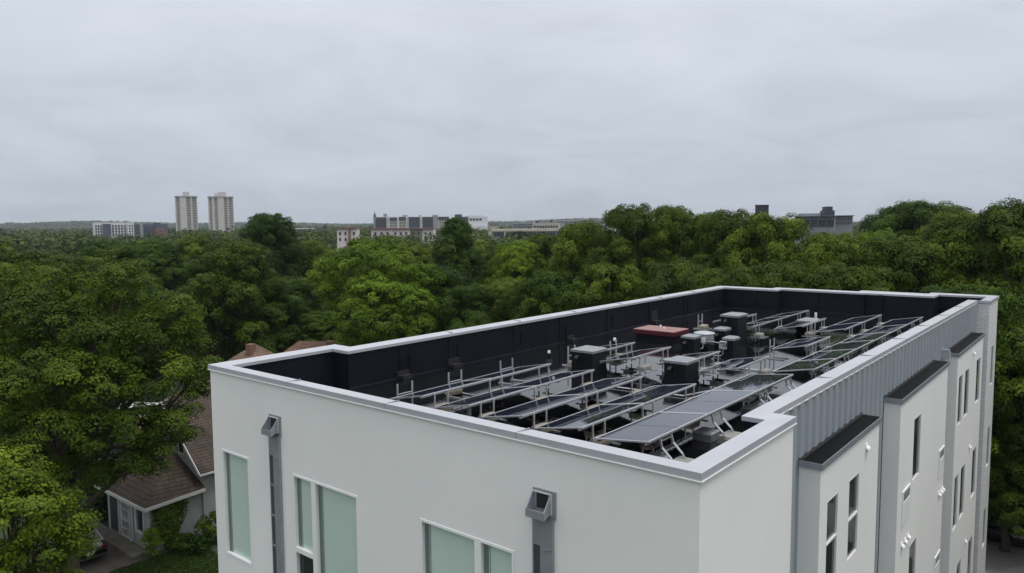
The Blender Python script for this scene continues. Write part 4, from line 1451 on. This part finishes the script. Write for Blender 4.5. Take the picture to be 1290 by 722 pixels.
# ---- planting at the house -------------------------------------------------------------------
def bush(name, x, y, r_, h, mat, label, cat='shrub', n=26, leaf=.13, cr0=.22, zc=.5):
    d = rdir(n, .2)
    cc = d * (rng.uniform(.45, 1.0, n))[:, None] * np.array([r_, r_, h * .5]) + np.array([0, 0, h * zc])
    cr = np.full(n, cr0) * rng.uniform(.7, 1.3, n)
    p, nr, sz, ti = clumps_to_leaves(cc, cr, 900, leaf)
    ok = p[:, 2] > .02
    me = leaf_mesh('foliage', p[ok], nr[ok], sz[ok], ti[ok])
    me.materials.append(MAT[mat])
    root = empty(name, (x, y, 0), 0, label, cat)
    o = bpy.data.objects.new('foliage', me)
    col.objects.link(o)
    o.parent = root
    mb = MB()
    for q in range(6):
        e = d[q]
        mb.tube([(e[0] * .05, e[1] * .05, 0), (e[0] * r_ * .4, e[1] * r_ * .4, h * .4), (e[0] * r_ * .8, e[1] * r_ * .8, h * .75)], [.02, .015, .006], 5)
    mb.build('stem', MAT['bark'], root)
    return root


bush('shrub', -30.9, 9.9, .75, 1.5, 'leaf_yellow', 'tall yellow green shrub at the wall right of the ivy', n=34)
bush('shrub', -38.6, 8.3, 1.5, 2.6, 'leaf_dark', 'dark tall shrub filling the corner left of the dark doorway of the grey house', n=60, leaf=.16, cr0=.35)
bush('shrub', -31.3, 8.6, .65, .8, 'leaf_mid', 'low arching shrub at the foot of the ivy')
bush('shrub', -30.5, 8.9, .7, .75, 'leaf_dark', 'dark low shrub beside the lawn under the ivy wall')
bush('shrub', -29.3, 10.6, .8, 1.0, 'leaf_dark', 'dark shrub touching the white building near its corner')
bush('shrub', -31.7, 7.3, .35, 1.5, 'leaf_light', 'slender pale shrub at the porch corner of the grey house', n=18)
for (px, D, r_, h_) in ((1262, 50, 1.7, 2.2), (1286, 49, 1.8, 2.6), (1315, 49, 1.8, 2.4)):
    bx_, by_ = pol(px, D)
    bush('shrub', bx_, by_, r_, h_, 'leaf_dark', {1262: 'dark shrub across the street, next to the brick corner of the white building', 1286: 'dark shrub across the street at the right edge, behind the dark car',
         1315: 'dark shrub across the street beyond the right edge'}[px], n=60, leaf=.2, cr0=.4)
# ivy over the right wall of the porch wing
n_ = 4200
yy = rng.normal(8.3, .55, n_)
zz = rng.random(n_) * 2.3
keep = (yy > 7.45) & (yy < 9.7) & (np.abs(yy - 8.35) < .25 + .35 * zz * (rng.random(n_) + .25))
yy, zz = yy[keep], zz[keep]
k_ = len(yy)
cc = np.stack([-32.13 + np.abs(rng.normal(0, .10, k_)) + .02, yy, zz], 1)
nr = np.stack([np.ones(k_), rng.normal(0, .4, k_), .5 + rng.normal(0, .3, k_)], 1)
me = leaf_mesh('ivy', cc - np.array([-32.1, 8.4, 0]), nr, .15 * (.7 + .6 * rng.random(k_)), rng.random(k_) * .8)
me.materials.append(MAT['leaf_mid'])
o = bpy.data.objects.new('ivy', me)
col.objects.link(o)
o.location = (-32.1, 8.4, 0)
tag(o, 'ivy climbing the right wall of the grey porch wing', 'ivy')
# lawn blades
n_ = 16000
gx, gy = rng.uniform(-31.6, -25.5, n_), rng.uniform(5.2, 9.4, n_)
me = leaf_mesh('grass', np.stack([gx, gy, np.full(n_, .05)], 1), np.stack([rng.normal(0, 1, n_), rng.normal(0, 1, n_), np.full(n_, .55)], 1), .10 * (.6 + .8 * rng.random(n_)), rng.random(n_) * .7, .35)
me.materials.append(MAT['leaf_dark'])
o = bpy.data.objects.new('grass', me)
col.objects.link(o)
tag(o, 'short green grass of the lawn beside the grey house', 'grass', None, 'stuff')


# ================================================================== VEHICLES
def car(x, y, rz, paint, label, group=None):
    root = empty('parked_car', (x, y, .012), rz, label, 'car', group)
    st = [(-2.25, .70, .40, .74), (-2.17, .82, .28, .92), (-1.75, .88, .24, .98), (-1.2, .90, .22, .97), (-.2, .90, .22, .95), (.8, .90, .22, .93), (1.35, .88, .23, .89), (1.95, .82, .26, .76), (2.2, .70, .34, .60)]
    mb = MB()
    vs, fs = [], []
    for (sx, w, zb, zt) in st:
        vs += [(sx, -w * .93, zb), (sx, -w, zb + .16), (sx, -w, zt - .22), (sx, -w * .90, zt - .03), (sx, -w * .6, zt), (sx, w * .6, zt), (sx, w * .90, zt - .03), (sx, w, zt - .22), (sx, w, zb + .16), (sx, w * .93, zb)]
    for i in range(len(st) - 1):
        for k in range(10):
            a, b = i * 10 + k, i * 10 + (k + 1) % 10
            fs.append((a, b, b + 10, a + 10))
    fs += [tuple(range(9, -1, -1)), tuple((len(st) - 1) * 10 + k for k in range(10))]
    mb.add(vs, fs)
    mb.build('body', MAT[paint], root, True)
    g = MB()
    lo = [(-1.95, .74, .965), (-1.2, .80, .96), (0.2, .80, .945), (1.15, .74, .90)]
    hi = [(-1.35, .60, 1.36), (-.9, .62, 1.415), (.05, .62, 1.42), (.35, .58, 1.37)]
    vs = []
    for (a, w, z) in lo:
        vs += [(a, -w, z), (a, w, z)]
    for (a, w, z) in hi:
        vs += [(a, -w, z), (a, w, z)]
    fs = []
    for i in range(3):
        fs += [(2 * i, 2 * i + 2, 8 + 2 * i + 2, 8 + 2 * i), (2 * i + 1, 8 + 2 * i + 1, 8 + 2 * i + 3, 2 * i + 3)]
    fs += [(0, 8, 9, 1), (6, 7, 15, 14)]
    g.add(vs, fs)
    g.build('window_glass', MAT['glass'], root)
    r_ = MB()
    vs = []
    for (a, w, z) in hi:
        vs += [(a, -w - .01, z - .02), (a, -w + .04, z + .025), (a, w - .04, z + .025), (a, w + .01, z - .02)]
    fs = [(4 * i + k, 4 * i + k + 1, 4 * i + k + 5, 4 * i + k + 4) for i in range(3) for k in range(3)]
    r_.add(vs, fs)
    for sgn in (-1, 1):
        r_.bar((-1.93, sgn * .735, .97), (-1.36, sgn * .605, 1.36), .07, .04)
        r_.bar((1.13, sgn * .735, .91), (.36, sgn * .59, 1.37), .06, .04)
        r_.bar((-.45, sgn * .80, .95), (-.42, sgn * .63, 1.40), .06, .03)
    r_.build('roof', MAT[paint], root)
    for sx in (-1.4, 1.35):
        for sgn in (-1, 1):
            w = MB()
            w.prism([(sx + .32 * cos(2 * pi * k / 18), .32 + .32 * sin(2 * pi * k / 18)) for k in range(18)], 'y', sgn * .72, sgn * .905)
            wo = w.build('wheel', MAT['rubber'], root)
            w = MB()
            w.prism([(sx + .19 * cos(2 * pi * k / 14), .32 + .19 * sin(2 * pi * k / 14)) for k in range(14)], 'y', sgn * .9055, sgn * .915)
            w.build('rim', MAT['galv'], wo)
    for sgn in (-1, 1):
        t = MB(); t.box(-2.262, -2.18, sgn * .66 - .14, sgn * .66 + .14, .70, .83); t.build('tail_light', MAT['taillight'], root)
        t = MB(); t.box(2.1, 2.21, sgn * .6 - .14, sgn * .6 + .14, .56, .66); t.build('headlight', MAT['white'], root)
    t = MB(); t.box(-2.27, -2.252, -.18, .18, .56, .68); t.build('number_plate', MAT['white'], root)
    t = MB(); t.box(-2.30, -2.2, -.74, .74, .36, .48); t.build('bumper', MAT['rubber'], root)
    return root


car(-35.2, 4.95, pi, 'carpaint', 'black car parked on the dirt drive with its pale number plate towards the camera')
cx, cyy = pol(262, 76); car(cx, cyy, R(70), 'carpaint', 'dark car on the street seen left of the white building corner')
cx, cyy = pol(278, 81); car(cx, cyy, R(70), 'silver', 'silver car on the street just above the white building corner')
cx, cyy = pol(198, 60); car(cx, cyy, R(75), 'whitecar', 'white car glimpsed through the huge maple beside the pale garage roof')
cx, cyy = pol(232, 64); car(cx, cyy, R(75), 'silver', 'silver car glimpsed through the huge maple, right of the white one')
cx, cyy = pol(1290, 43.5); car(cx, cyy, R(0), 'carpaint', 'dark car parked at the street behind the building at the right edge')


MAT['fbrick'] = simple('brown_brick', (0.20, 0.115, 0.085), 0.9, 0.12, .5)
# ================================================================== HOUSES BEHIND
def hip_house(px, D, w, d, ze, zr, rz, wall, roof, label, ridge=.35, name='hip_roof_house'):
    x, y = pol(px, D)
    root = empty(name, (x, y, 0), rz, label, 'house')
    a, b = w / 2, d / 2
    mb = MB(); mb.box(-a, a, -b, b, 0, ze); mb.build('wall', MAT[wall], root)
    o_ = .45
    A_, B2 = a + o_, b + o_
    rl = max(0.01, (A_ - B2) if ridge is None else a * ridge)
    v = [(-A_, -B2, ze), (A_, -B2, ze), (A_, B2, ze), (-A_, B2, ze), (-rl, 0, zr), (rl, 0, zr)]
    mb = MB(); mb.add(v, [(3, 2, 1, 0), (0, 1, 5, 4), (1, 2, 5), (2, 3, 4, 5), (3, 0, 4)])
    ro = mb.build('roof', MAT[roof], root)
    mb = MB()
    for (p, q) in ((0, 1), (1, 2), (2, 3), (3, 0)):
        p_, q_ = v[p], v[q]
        mb.bar((p_[0], p_[1], ze - .09), (q_[0], q_[1], ze - .09), .05, .16)
    mb.build('gutter', MAT['trimw'], ro)
    mb = MB(); mb.box(rl * .3, rl * .3 + .5, -.9, -.4, ze + .5, zr + .12); mb.build('chimney', MAT['fbrick'], ro)
    for k in range(3):
        for sgn in (-1, 1):
            mb = MB(); mb.box(-a + w * (k + .5) / 3 - .5, -a + w * (k + .5) / 3 + .5, sgn * b - .03, sgn * b + .03, 1.0, 2.3)
            wo = mb.build('window', MAT['trimw'], root)
            mb = MB(); mb.box(-a + w * (k + .5) / 3 - .42, -a + w * (k + .5) / 3 + .42, sgn * b - .04, sgn * b + .04, 1.08, 2.22)
            mb.build('pane', MAT['glass'], wo)
    return root


hip_house(316, 57.5, 8.0, 8.0, 3.6, ztop(313, 434, 57.5), R(8), 'hstucco', 'shingle_tan', 'house with a tan brown hip roof peeping over the left end of the parapet', .02)
hip_house(402, 61, 11.0, 8.0, 3.6, ztop(400, 430, 61), R(35), 'hstucco', 'shingle_tan', 'house with a wider tan brown roof right of the pointed hip roof', .35)
x, y = pol(260, 50)
hip_house(258, 51.5, 9, 7, 3.2, 4.3, R(20), 'hstucco', 'shingle_tan', 'low house with a pale tan roof just behind the dark gable of the grey house', .5, 'low_house')
# pale flat garage seen through the maple
x, y = pol(160, 57)
root = empty('garage', (x, y, 0), R(30), 'garage with a pale flat roof glimpsed through the huge maple', 'garage')
mb = MB(); mb.box(-3.4, 3.4, -3, 3, 0, 2.8); mb.build('wall', MAT['hstucco'], root)
mb = MB(); mb.bbox(-3.6, 3.6, -3.2, 3.2, 2.8, 3.05, .03); mb.build('roof', MAT['trimw'], root)
mb = MB(); mb.box(-1.3, 1.3, -3.05, -3.001, .05, 2.2); mb.build('garage_door', MAT['white'], root)
x, y = pol(638, 108)
root = empty('shed', (x, y, 0), R(10), 'small grey roof showing in a gap of the canopy right of the central pointed tree', 'shed')
zt_ = ztop(638, 337, 108)
mb = MB(); mb.box(-3.5, 3.5, -3, 3, 0, zt_ - .4); mb.build('wall', MAT['hstucco'], root)
mb = MB(); mb.prism([(-3.3, zt_ - .4), (3.3, zt_ - .4), (3.3, zt_ - .2), (0, zt_ + .3), (-3.3, zt_ - .2)], 'x', -3.8, 3.8); mb.build('roof', MAT['gutter'], root)

# ================================================================== FAR BUILDINGS
MAT['tower'] = simple('tower_concrete', (0.40, 0.375, 0.35), 0.9, 0.06, .2)
MAT['tower2'] = simple('tower_pier', (0.47, 0.445, 0.42), 0.9, 0.06, .2)
MAT['slate'] = simple('slate_cladding', (0.060, 0.075, 0.105), 0.7, 0.15, .3)
MAT['charcoal'] = simple('charcoal_cladding', (0.045, 0.048, 0.062), 0.7, 0.15, .3)
MAT['fwhite'] = simple('white_cladding', (0.56, 0.56, 0.58), 0.8, 0.05, .3)
MAT['fgrey'] = simple('grey_cladding', (0.24, 0.25, 0.28), 0.8, 0.08, .3)
MAT['fbeige'] = simple('beige_cladding', (0.42, 0.38, 0.33), 0.8, 0.08, .3)
MAT['fpink'] = simple('pale_pink_render', (0.62, 0.56, 0.555), 0.85, 0.06, .3)
MAT['folive'] = simple('olive_render', (0.17, 0.16, 0.13), 0.85, 0.06, .3)
MAT['redroof'] = simple('red_brown_roof', (0.16, 0.075, 0.06), 0.8, 0.12, .5)
MAT['fbrick'] = simple('brown_brick', (0.20, 0.115, 0.085), 0.9, 0.12, .5)
MAT['fred'] = simple('red_panel', (0.30, 0.05, 0.06), 0.7, 0.1, .5)
MAT['fwin'] = glass_dark('far_window', (0.03, 0.036, 0.045), .15, .5)
MAT['towerwin'] = glass_dark('tower_window', (0.10, 0.10, 0.105), .3, .5)


class Far:
    """a building whose local x runs across the view and y away from the camera"""
    def __init__(s, name, pxc, D, label, cat='building', turn=0.0):
        x, y = pol(pxc, D)
        s.D, s.pxc, s.turn = D, pxc, turn
        s.root = empty(name, (x, y, 0), -bearing(pxc) + turn, label, cat)

    def X(s, px):
        return s.D * math.tan(bearing(px) - bearing(s.pxc))

    def Z(s, py):
        return ztop(s.pxc, py, s.D)

    def block(s, name, px0, px1, py, y0, y1, mat, z0=0.0, parent=None):
        mb = MB(); mb.box(s.X(px0), s.X(px1), y0, y1, z0, s.Z(py))
        return mb.build(name, MAT[mat], parent or s.root)

    def windows(s, px0, px1, py0, py1, nx, nz, yf, fx=.6, fz=.6, mat='fwin', name='window'):
        """nx by nz windows on the front face at y=yf; each one its own part"""
        x0, x1, zt, zb = s.X(px0), s.X(px1), s.Z(py0), s.Z(py1)
        w, h = (x1 - x0) / nx, (zt - zb) / nz
        mb = MB(); mb.box(-w * fx / 2, w * fx / 2, -.12, .0, -h * fz / 2, h * fz / 2)
        mb.box(-w * fx / 2 - .05, w * fx / 2 + .05, -.2, -.13, -h * fz / 2 - .12, -h * fz / 2)
        first = None
        for i in range(nx):
            for j in range(nz):
                if first is None:
                    o = first = mb.build(name, MAT[mat], s.root)
                else:
                    o = first.copy(); col.objects.link(o)
                o.location = (x0 + w * (i + .5), yf - .002, zb + h * (j + .5))


def tower(px0, px1, py, pent, label):
    D = 880
    f = Far('tower_block', (px0 + px1) / 2, D, label, 'tower', R(0))
    z = f.Z(py)
    a = f.X(px1)
    q = px1 - px0
    # slab with three projecting piers and recessed window bays
    f.block('wall', px0, px1, py, 0, 24, 'tower')
    for (u, v) in pent[0]:
        f.block('pier', px0 + q * u, px0 + q * v, py - .4, -1.2, -.01, 'tower2')
    f.block('penthouse', px0 + q * pent[1], px0 + q * pent[2], pent[3], 4, 18, 'tower2', z0=z + .01)
    if len(pent) > 5:
        f.block('penthouse', px0 + q * pent[5], px0 + q * pent[1] - .02, pent[6], 4, 18, 'tower2', z0=z + .01)
    f.block('roof_edge', px0 - .3, px1 + .3, py - .5, -1.4, 24.5, 'fgrey', z0=z - .9)
    for (u, v, n_) in pent[4]:
        f.windows(px0 + q * u, px0 + q * v, py + 1, py + 1 + 17 * 3.05, n_, 17, -.02, .8, .50, 'towerwin')


tower(221.5, 249.5, 247.5, ([(.0, .05), (.22, .50), (.70, .76), (.97, 1.0)], .36, .66, 241.5, [(.06, .21, 1), (.52, .69, 1), (.77, .96, 1)]),
      'left one of the two tall beige apartment towers on the horizon')
tower(263, 295, 248.0, ([(.0, .04), (.16, .24), (.38, .62), (.76, .80), (.97, 1.0)], .42, .72, 242.0, [(.05, .15, 1), (.25, .37, 1), (.63, .75, 1), (.81, .96, 1)], .27, 243.5),
      'right one of the two tall beige apartment towers, with a stepped rooftop box')

# white and slate apartment blocks, far left
f = Far('apartment_block', 145, 520, 'white far apartment block with slate blue bay, left of the twin towers', 'building', R(4))
f.block('wall', 118, 168, 280.5, 0, 16, 'fwhite'); f.block('slate_bay', 129, 139, 282, -2, -.01, 'slate'); f.block('white_bay', 160, 168, 279.8, -3, -.01, 'fwhite')
f.block('roof_box', 122, 127, 279.6, 4, 9, 'fgrey', z0=f.Z(280.5) + .01); f.block('roof_box', 149, 156, 279.6, 4, 9, 'fgrey', z0=f.Z(280.5) + .01)
f.windows(119, 128.5, 283, 297, 3, 4, -.02); f.windows(140, 159, 283, 297, 5, 4, -.02, .55, .66); f.windows(161, 167.5, 283, 297, 2, 4, -3.02, .5, .5)
f = Far('apartment_block', 190, 540, 'slate dark far apartment block with brown brick end, just left of the twin towers', 'building', R(-3))
f.block('wall', 168.5, 210, 282.5, 0, 16, 'slate'); f.block('stair_tower', 176, 180, 279.5, -1, 6, 'fgrey'); f.block('brick_end', 196, 208, 288, -4, -.01, 'fbrick')
f.block('roof_box', 193, 201, 280.5, 4, 9, 'charcoal', z0=f.Z(282.5) + .01)
f.windows(181, 195.5, 285, 297, 5, 3, -.02, .5, .5); f.windows(197, 207, 289.5, 297, 3, 2, -4.02, .5, .5)

# white row houses with red brown roof edges
f = Far('row_house', 438, 350, 'small white three storey building with red brown roof edge and a dark brown stair strip', 'building', R(-8))
f.block('wall', 424, 449, 288.3, 0, 11, 'fpink'); f.block('stair_strip', 438.6, 441.6, 287.8, -.6, -.01, 'fbrick')
f.block('roof_edge', 423.2, 449.8, 286.8, -.8, 11.5, 'redroof', z0=f.Z(288.3) + .01)
f.windows(424.5, 438.3, 290.5, 305, 2, 2, -.02, .34, .5); f.windows(442.5, 448.5, 290.5, 305, 1, 2, -.02, .42, .5)
for (a, b, wall, lab) in ((467.5, 493, 'fpink', 'left end house of the white row, in front of the turret'),
                          (493.2, 516, 'fpink', 'middle house of the white row with red brown roof edge'),
                          (516.2, 531.5, 'folive', 'olive grey house within the white row'),
                          (531.7, 546, 'fpink', 'right end house of the white row, beside the central pointed tree')):
    f = Far('row_house', (a + b) / 2, 372, lab, 'building', R(-6))
    f.block('wall', a, b, 289.3 if wall == 'fpink' else 288.6, 0, 11, wall)
    f.block('roof_edge', a - .2, b - .02, 287.6, -.8, 11.5, 'redroof', z0=f.Z(289.3 if wall == 'fpink' else 288.6) + .01)
    f.windows(a + 1, b - 1, 291, 303, 3 if b - a > 20 else 2, 2, -.02, .36, .5)

# long turreted block behind them
f = Far('turreted_block', 508, 640, 'long dark and white apartment block with a pointed corner turret', 'building', R(0))
SEG = [(474, 487, 273.5, 'charcoal'), (487.02, 490.5, 272.5, 'fwhite'), (490.52, 500.5, 273.8, 'fbeige'), (500.52, 502.4, 273.2, 'fwhite'), (502.42, 511.5, 273.2, 'fbeige'), (511.52, 514.6, 272, 'fwhite'),
       (514.62, 529, 273.4, 'slate'), (529.02, 532, 272.2, 'fwhite'), (532.02, 545.5, 273.4, 'charcoal'), (545.52, 552, 271.5, 'fgrey'), (552.02, 566, 273.4, 'fbeige')]
for (a, b, t, m_) in SEG:
    f.block('facade_bay', a, b, t, 0 if m_ != 'fwhite' else -1.2, 18, m_)
    if m_ in ('charcoal', 'slate', 'fbeige'):
        f.block('mansard', a + .4, b - .4, t - .01, -.5, -.01, 'charcoal', z0=f.Z(t) - 2.6)
for (a, b, t) in ((483, 487.5, 269.3), (507, 514, 271), (528, 531.5, 271.2), (546, 551.5, 271), (495, 498, 272.6)):
    f.block('roof_box', a, b, t, 4, 12, 'fgrey', z0=f.Z(272) - .5)
for (a, b, n_) in ((475, 486.5, 4), (491, 500, 3), (503, 511, 3), (515, 528.5, 5), (532.5, 545, 4), (553, 565, 4)):
    f.windows(a, b, 275.8, 289, n_, 4, -.02, .5, .52)
for (a, b) in ((487.2, 490.3), (511.7, 514.4), (529.2, 531.8)):
    f.windows(a, b, 274.5, 289, 1, 5, -1.22, .4, .45)
xa, xb = f.X(470.3), f.X(473.9)
r_ = (xb - xa) / 2
mb = MB(); mb.lathe(((xa + xb) / 2, 2, 0), [(r_, 0), (r_, f.Z(272.5))], 16); mb.build('turret', MAT['fgrey'], f.root)
mb = MB(); mb.lathe(((xa + xb) / 2, 2, f.Z(272.5)), [(r_ * 1.15, .01), (r_ * .5, f.Z(269.5) - f.Z(272.5)), (.15, f.Z(266.8) - f.Z(272.5)), (.05, f.Z(265.8) - f.Z(272.5))], 16); mb.build('turret_roof', MAT['charcoal'], f.root)
# modern dark and white block
f = Far('office_block', 594, 660, 'white far office block with dark cubic end, right of the central pointed tree', 'building')
f.block('dark_end', 573, 590, 273, 0, 16, 'charcoal'); f.block('dark_top', 573, 582, 270, 1, 14, 'charcoal', z0=f.Z(273) + .01); f.block('wall', 590.02, 614.5, 273, .5, 16, 'fwhite')
f.block('white_inset', 583, 586, 279.5, -.5, -.01, 'fwhite', z0=f.Z(284)); f.block('plinth', 590.1, 614.5, 284.5, -3, .48, 'fwhite')
f.windows(591, 607.5, 275, 278, 4, 1, .48, .75, .8)
for k in range(7):
    f.block('roof_post', 588 + k * 3.4, 588.5 + k * 3.4, 271.8, 3, 3.4, 'fgrey', z0=f.Z(273) + .01)
f.block('roof_rail', 587, 610, 271.9, 3.5, 3.8, 'fgrey', z0=f.Z(272.3))
# low grey buildings
f = Far('low_block', 672, 330, 'long low grey building with a flat roof band, a red panel and a white pier', 'building', R(5))
f.block('wall', 621, 702, 291.5, 0, 14, 'fgrey'); f.block('roof_band', 620, 703, 288.5, -1.2, 15, 'fbeige', z0=f.Z(291.4))
f.block('white_pier', 635, 636.5, 292, -1.3, -.01, 'fwhite'); f.block('red_panel', 648, 652, 293, -.8, -.01, 'fred'); f.block('wing', 616, 620.5, 292, 0, 10, 'fbeige')
f.windows(622, 634, 293, 297.5, 4, 1, -.02, .8, .7); f.windows(637.5, 647, 293, 297.5, 3, 1, -.02, .8, .7); f.windows(653, 700, 293, 297.5, 12, 1, -.02, .8, .7)
f = Far('low_block', 675, 560, 'flat grey commercial building on the centre horizon with pale canopies', 'building', R(-5))
f.block('wall', 645, 671, 279.5, 0, 20, 'fgrey'); f.block('wall', 671.02, 704, 281, 1, 18, 'fbeige'); f.block('roof_unit', 655, 660, 278.4, 5, 9, 'fwhite', z0=f.Z(279.5) + .01)
f.block('roof_unit', 674, 678, 278, 5, 9, 'charcoal', z0=f.Z(281) + .01); f.block('roof_unit', 693, 695, 277.5, 5, 9, 'charcoal', z0=f.Z(281) + .01)
f.windows(646, 670, 281.5, 287, 8, 2, -.02, .7, .5); f.windows(672, 703, 283, 288, 9, 1, .98, .7, .5)
f = Far('low_block', 623, 500, 'small beige far building right of the white and dark block', 'building')
f.block('wall', 615.5, 629, 281, 0, 12, 'fbeige'); f.block('roof', 615, 629.5, 280.4, -.4, 12.4, 'fgrey', z0=f.Z(281) + .01); f.windows(616.5, 628, 282, 285, 4, 1, -.02, .6, .6)
f = Far('warehouse', 762, 420, 'pale white low building glimpsed between treetops left of the tall double topped tree', 'building')
f.block('wall', 748, 776, 281.5, 0, 20, 'fwhite'); f.block('roof', 747.6, 776.4, 281, -.4, 20.4, 'fgrey', z0=f.Z(281.5) + .01); f.windows(750, 775, 283, 287, 7, 1, -.02, .5, .5)
for (px, t, w, lab) in ((716, 276.5, 14, 'grey far factory shed on the horizon right of the flat commercial building'), (738, 275, 9, 'far mill building on the horizon above the first tall tree'),
                        (382, 287, 14, 'pale low far building on the horizon right of the dark pointed tree')):
    f = Far('far_shed', px, 1100 if px > 400 else 700, lab, 'building')
    f.block('wall', px - w, px + w, t + 1.5, 0, 30, 'fgrey'); f.block('roof', px - w - .2, px + w + .2, t + 1, -1, 31, 'fwhite', z0=f.Z(t + 1.5) + .01)
    f.windows(px - w + .5, px + w - .5, t + 2.3, t + 5, 8, 1, -.02, .5, .6)
# grey office building behind the tree wall on the right
f = Far('grey_office', 1044, 170, 'grey office building with dark stair tower showing above the tree wall on the right', 'building', R(6))
f.block('wall', 1008, 1053, 272.5, 0, 16, 'fgrey'); f.block('roof_slab', 1004, 1052.5, 272.0, -1.0, 16.4, 'fgrey', z0=f.Z(272.5) + .01)
f.block('upper_storey', 1010, 1036, 268.4, 4, 12, 'fgrey', z0=f.Z(272.0) + .01)
f.block('stair_tower', 1038, 1052, 265, 1, 9, 'charcoal', z0=f.Z(272.0) + .01); f.block('stair_tower', 1040, 1050, 260, 2, 8, 'charcoal', z0=f.Z(265) + .01)
f.block('side_wing', 1053.2, 1078, 272.2, 4, 14, 'fgrey'); f.block('wing_roof', 1053, 1080, 271.4, 3.5, 14.5, 'charcoal', z0=f.Z(272.2) + .01)
f.windows(1010, 1051, 276, 285, 4, 1, -.02, .86, .86); f.windows(1055, 1077, 273.5, 283, 7, 2, 3.98, .4, .5)
f = Far('stair_tower', 957, 190, 'dark flat stair tower top behind the treetops left of the grey office building', 'building')
f.block('wall', 951, 968, 258.5, 0, 8, 'charcoal'); f.block('roof_edge', 950.6, 968.4, 258.0, -.3, 8.3, 'fgrey', z0=f.Z(258.5) + .01); f.windows(953, 966, 262, 300, 3, 5, -.02, .5, .5)
f = Far('white_roof_house', 910, 200, 'small white rooftop peeping between the lighter tree and the dark stair tower', 'building')
f.block('wall', 904, 917, 267.5, 0, 8, 'fwhite'); f.block('roof', 903.6, 917.4, 266.8, -.3, 8.3, 'fgrey', z0=f.Z(267.5) + .01); f.windows(905, 916, 270, 290, 3, 3, -.02, .5, .5)

# ================================================================== HAZE
mb = MB(); mb.box(-3900, 1500, -1500, 3900, -1.0, 75.0)
hz = mb.build('haze', [])
hm, nt, out = new_mat('haze_air')
vol = nd(nt, 'ShaderNodeVolumePrincipled', {'Color': (0.80, 0.86, 0.93, 1), 'Density': 0.00013, 'Anisotropy': 0.2})
nt.links.new(vol.outputs[0], out.inputs['Volume'])
hz.data.materials.append(hm)
hz['kind'] = 'stuff'

# ================================================================== SKY AND SUN
w = bpy.data.worlds.new('World')
sc.world = w
w.use_nodes = True
nt = w.node_tree
for n_ in list(nt.nodes):
    nt.nodes.remove(n_)
out = nt.nodes.new('ShaderNodeOutputWorld')
SUN_EL, SUN_AZ = R(70), R(95)      # azimuth clockwise from +Y
sky = nd(nt, 'ShaderNodeTexSky', sky_type='NISHITA', sun_disc=False, sun_elevation=SUN_EL, sun_rotation=SUN_AZ)
bg1 = nd(nt, 'ShaderNodeBackground', {'Color': sky.outputs[0], 'Strength': 0.05})
tc = nd(nt, 'ShaderNodeTexCoord')
sep = nd(nt, 'ShaderNodeSeparateXYZ', {'Vector': tc.outputs['Generated']})
zc = nd(nt, 'ShaderNodeMath', {0: sep.outputs[2], 1: 0.0}, operation='MAXIMUM')
zz_ = nd(nt, 'ShaderNodeMath', {0: zc.outputs[0], 1: 0.22}, operation='ADD')
px_ = nd(nt, 'ShaderNodeMath', {0: sep.outputs[0], 1: zz_.outputs[0]}, operation='DIVIDE')
py_ = nd(nt, 'ShaderNodeMath', {0: sep.outputs[1], 1: zz_.outputs[0]}, operation='DIVIDE')
cv = nd(nt, 'ShaderNodeCombineXYZ', {'X': px_.outputs[0], 'Y': py_.outputs[0], 'Z': 0.0})
n1 = nd(nt, 'ShaderNodeTexNoise', {'Vector': cv.outputs[0], 'Scale': 1.6, 'Detail': 9.0, 'Roughness': 0.56, 'Distortion': 0.5})
cl = ramp(nt, n1.outputs['Fac'], [(0.28, (0.87, 0.875, 0.89)), (0.5, (0.985, 0.99, 1.0)), (0.72, (1.09, 1.085, 1.08))])
gr = ramp(nt, zc.outputs[0], [(0.0, (0.49, 0.54, 0.61)), (0.10, (0.555, 0.605, 0.675)), (0.30, (0.70, 0.74, 0.80)), (0.6, (1.04, 1.06, 1.10)), (1.0, (1.42, 1.44, 1.48))])
mx = nd(nt, 'ShaderNodeMix', data_type='RGBA', blend_type='MULTIPLY')
mx.inputs[0].default_value = 1.0
nt.links.new(gr.outputs[0], mx.inputs[6])
nt.links.new(cl.outputs[0], mx.inputs[7])
bg2 = nd(nt, 'ShaderNodeBackground', {'Color': mx.outputs[2], 'Strength': 1.0})
ms = nd(nt, 'ShaderNodeMixShader', {0: 0.93, 1: bg1.outputs[0], 2: bg2.outputs[0]})
nt.links.new(ms.outputs[0], out.inputs[0])

sd = bpy.data.lights.new('sun', 'SUN')
sd.energy = 1.5
sd.angle = R(18)
sd.color = (1.0, 0.96, 0.9)
so = bpy.data.objects.new('sun', sd)
col.objects.link(so)
dv = Vector((sin(SUN_AZ) * cos(SUN_EL), cos(SUN_AZ) * cos(SUN_EL), sin(SUN_EL)))
so.rotation_euler = dv.to_track_quat('Z', 'Y').to_euler()
so.location = (0, -20, 60)
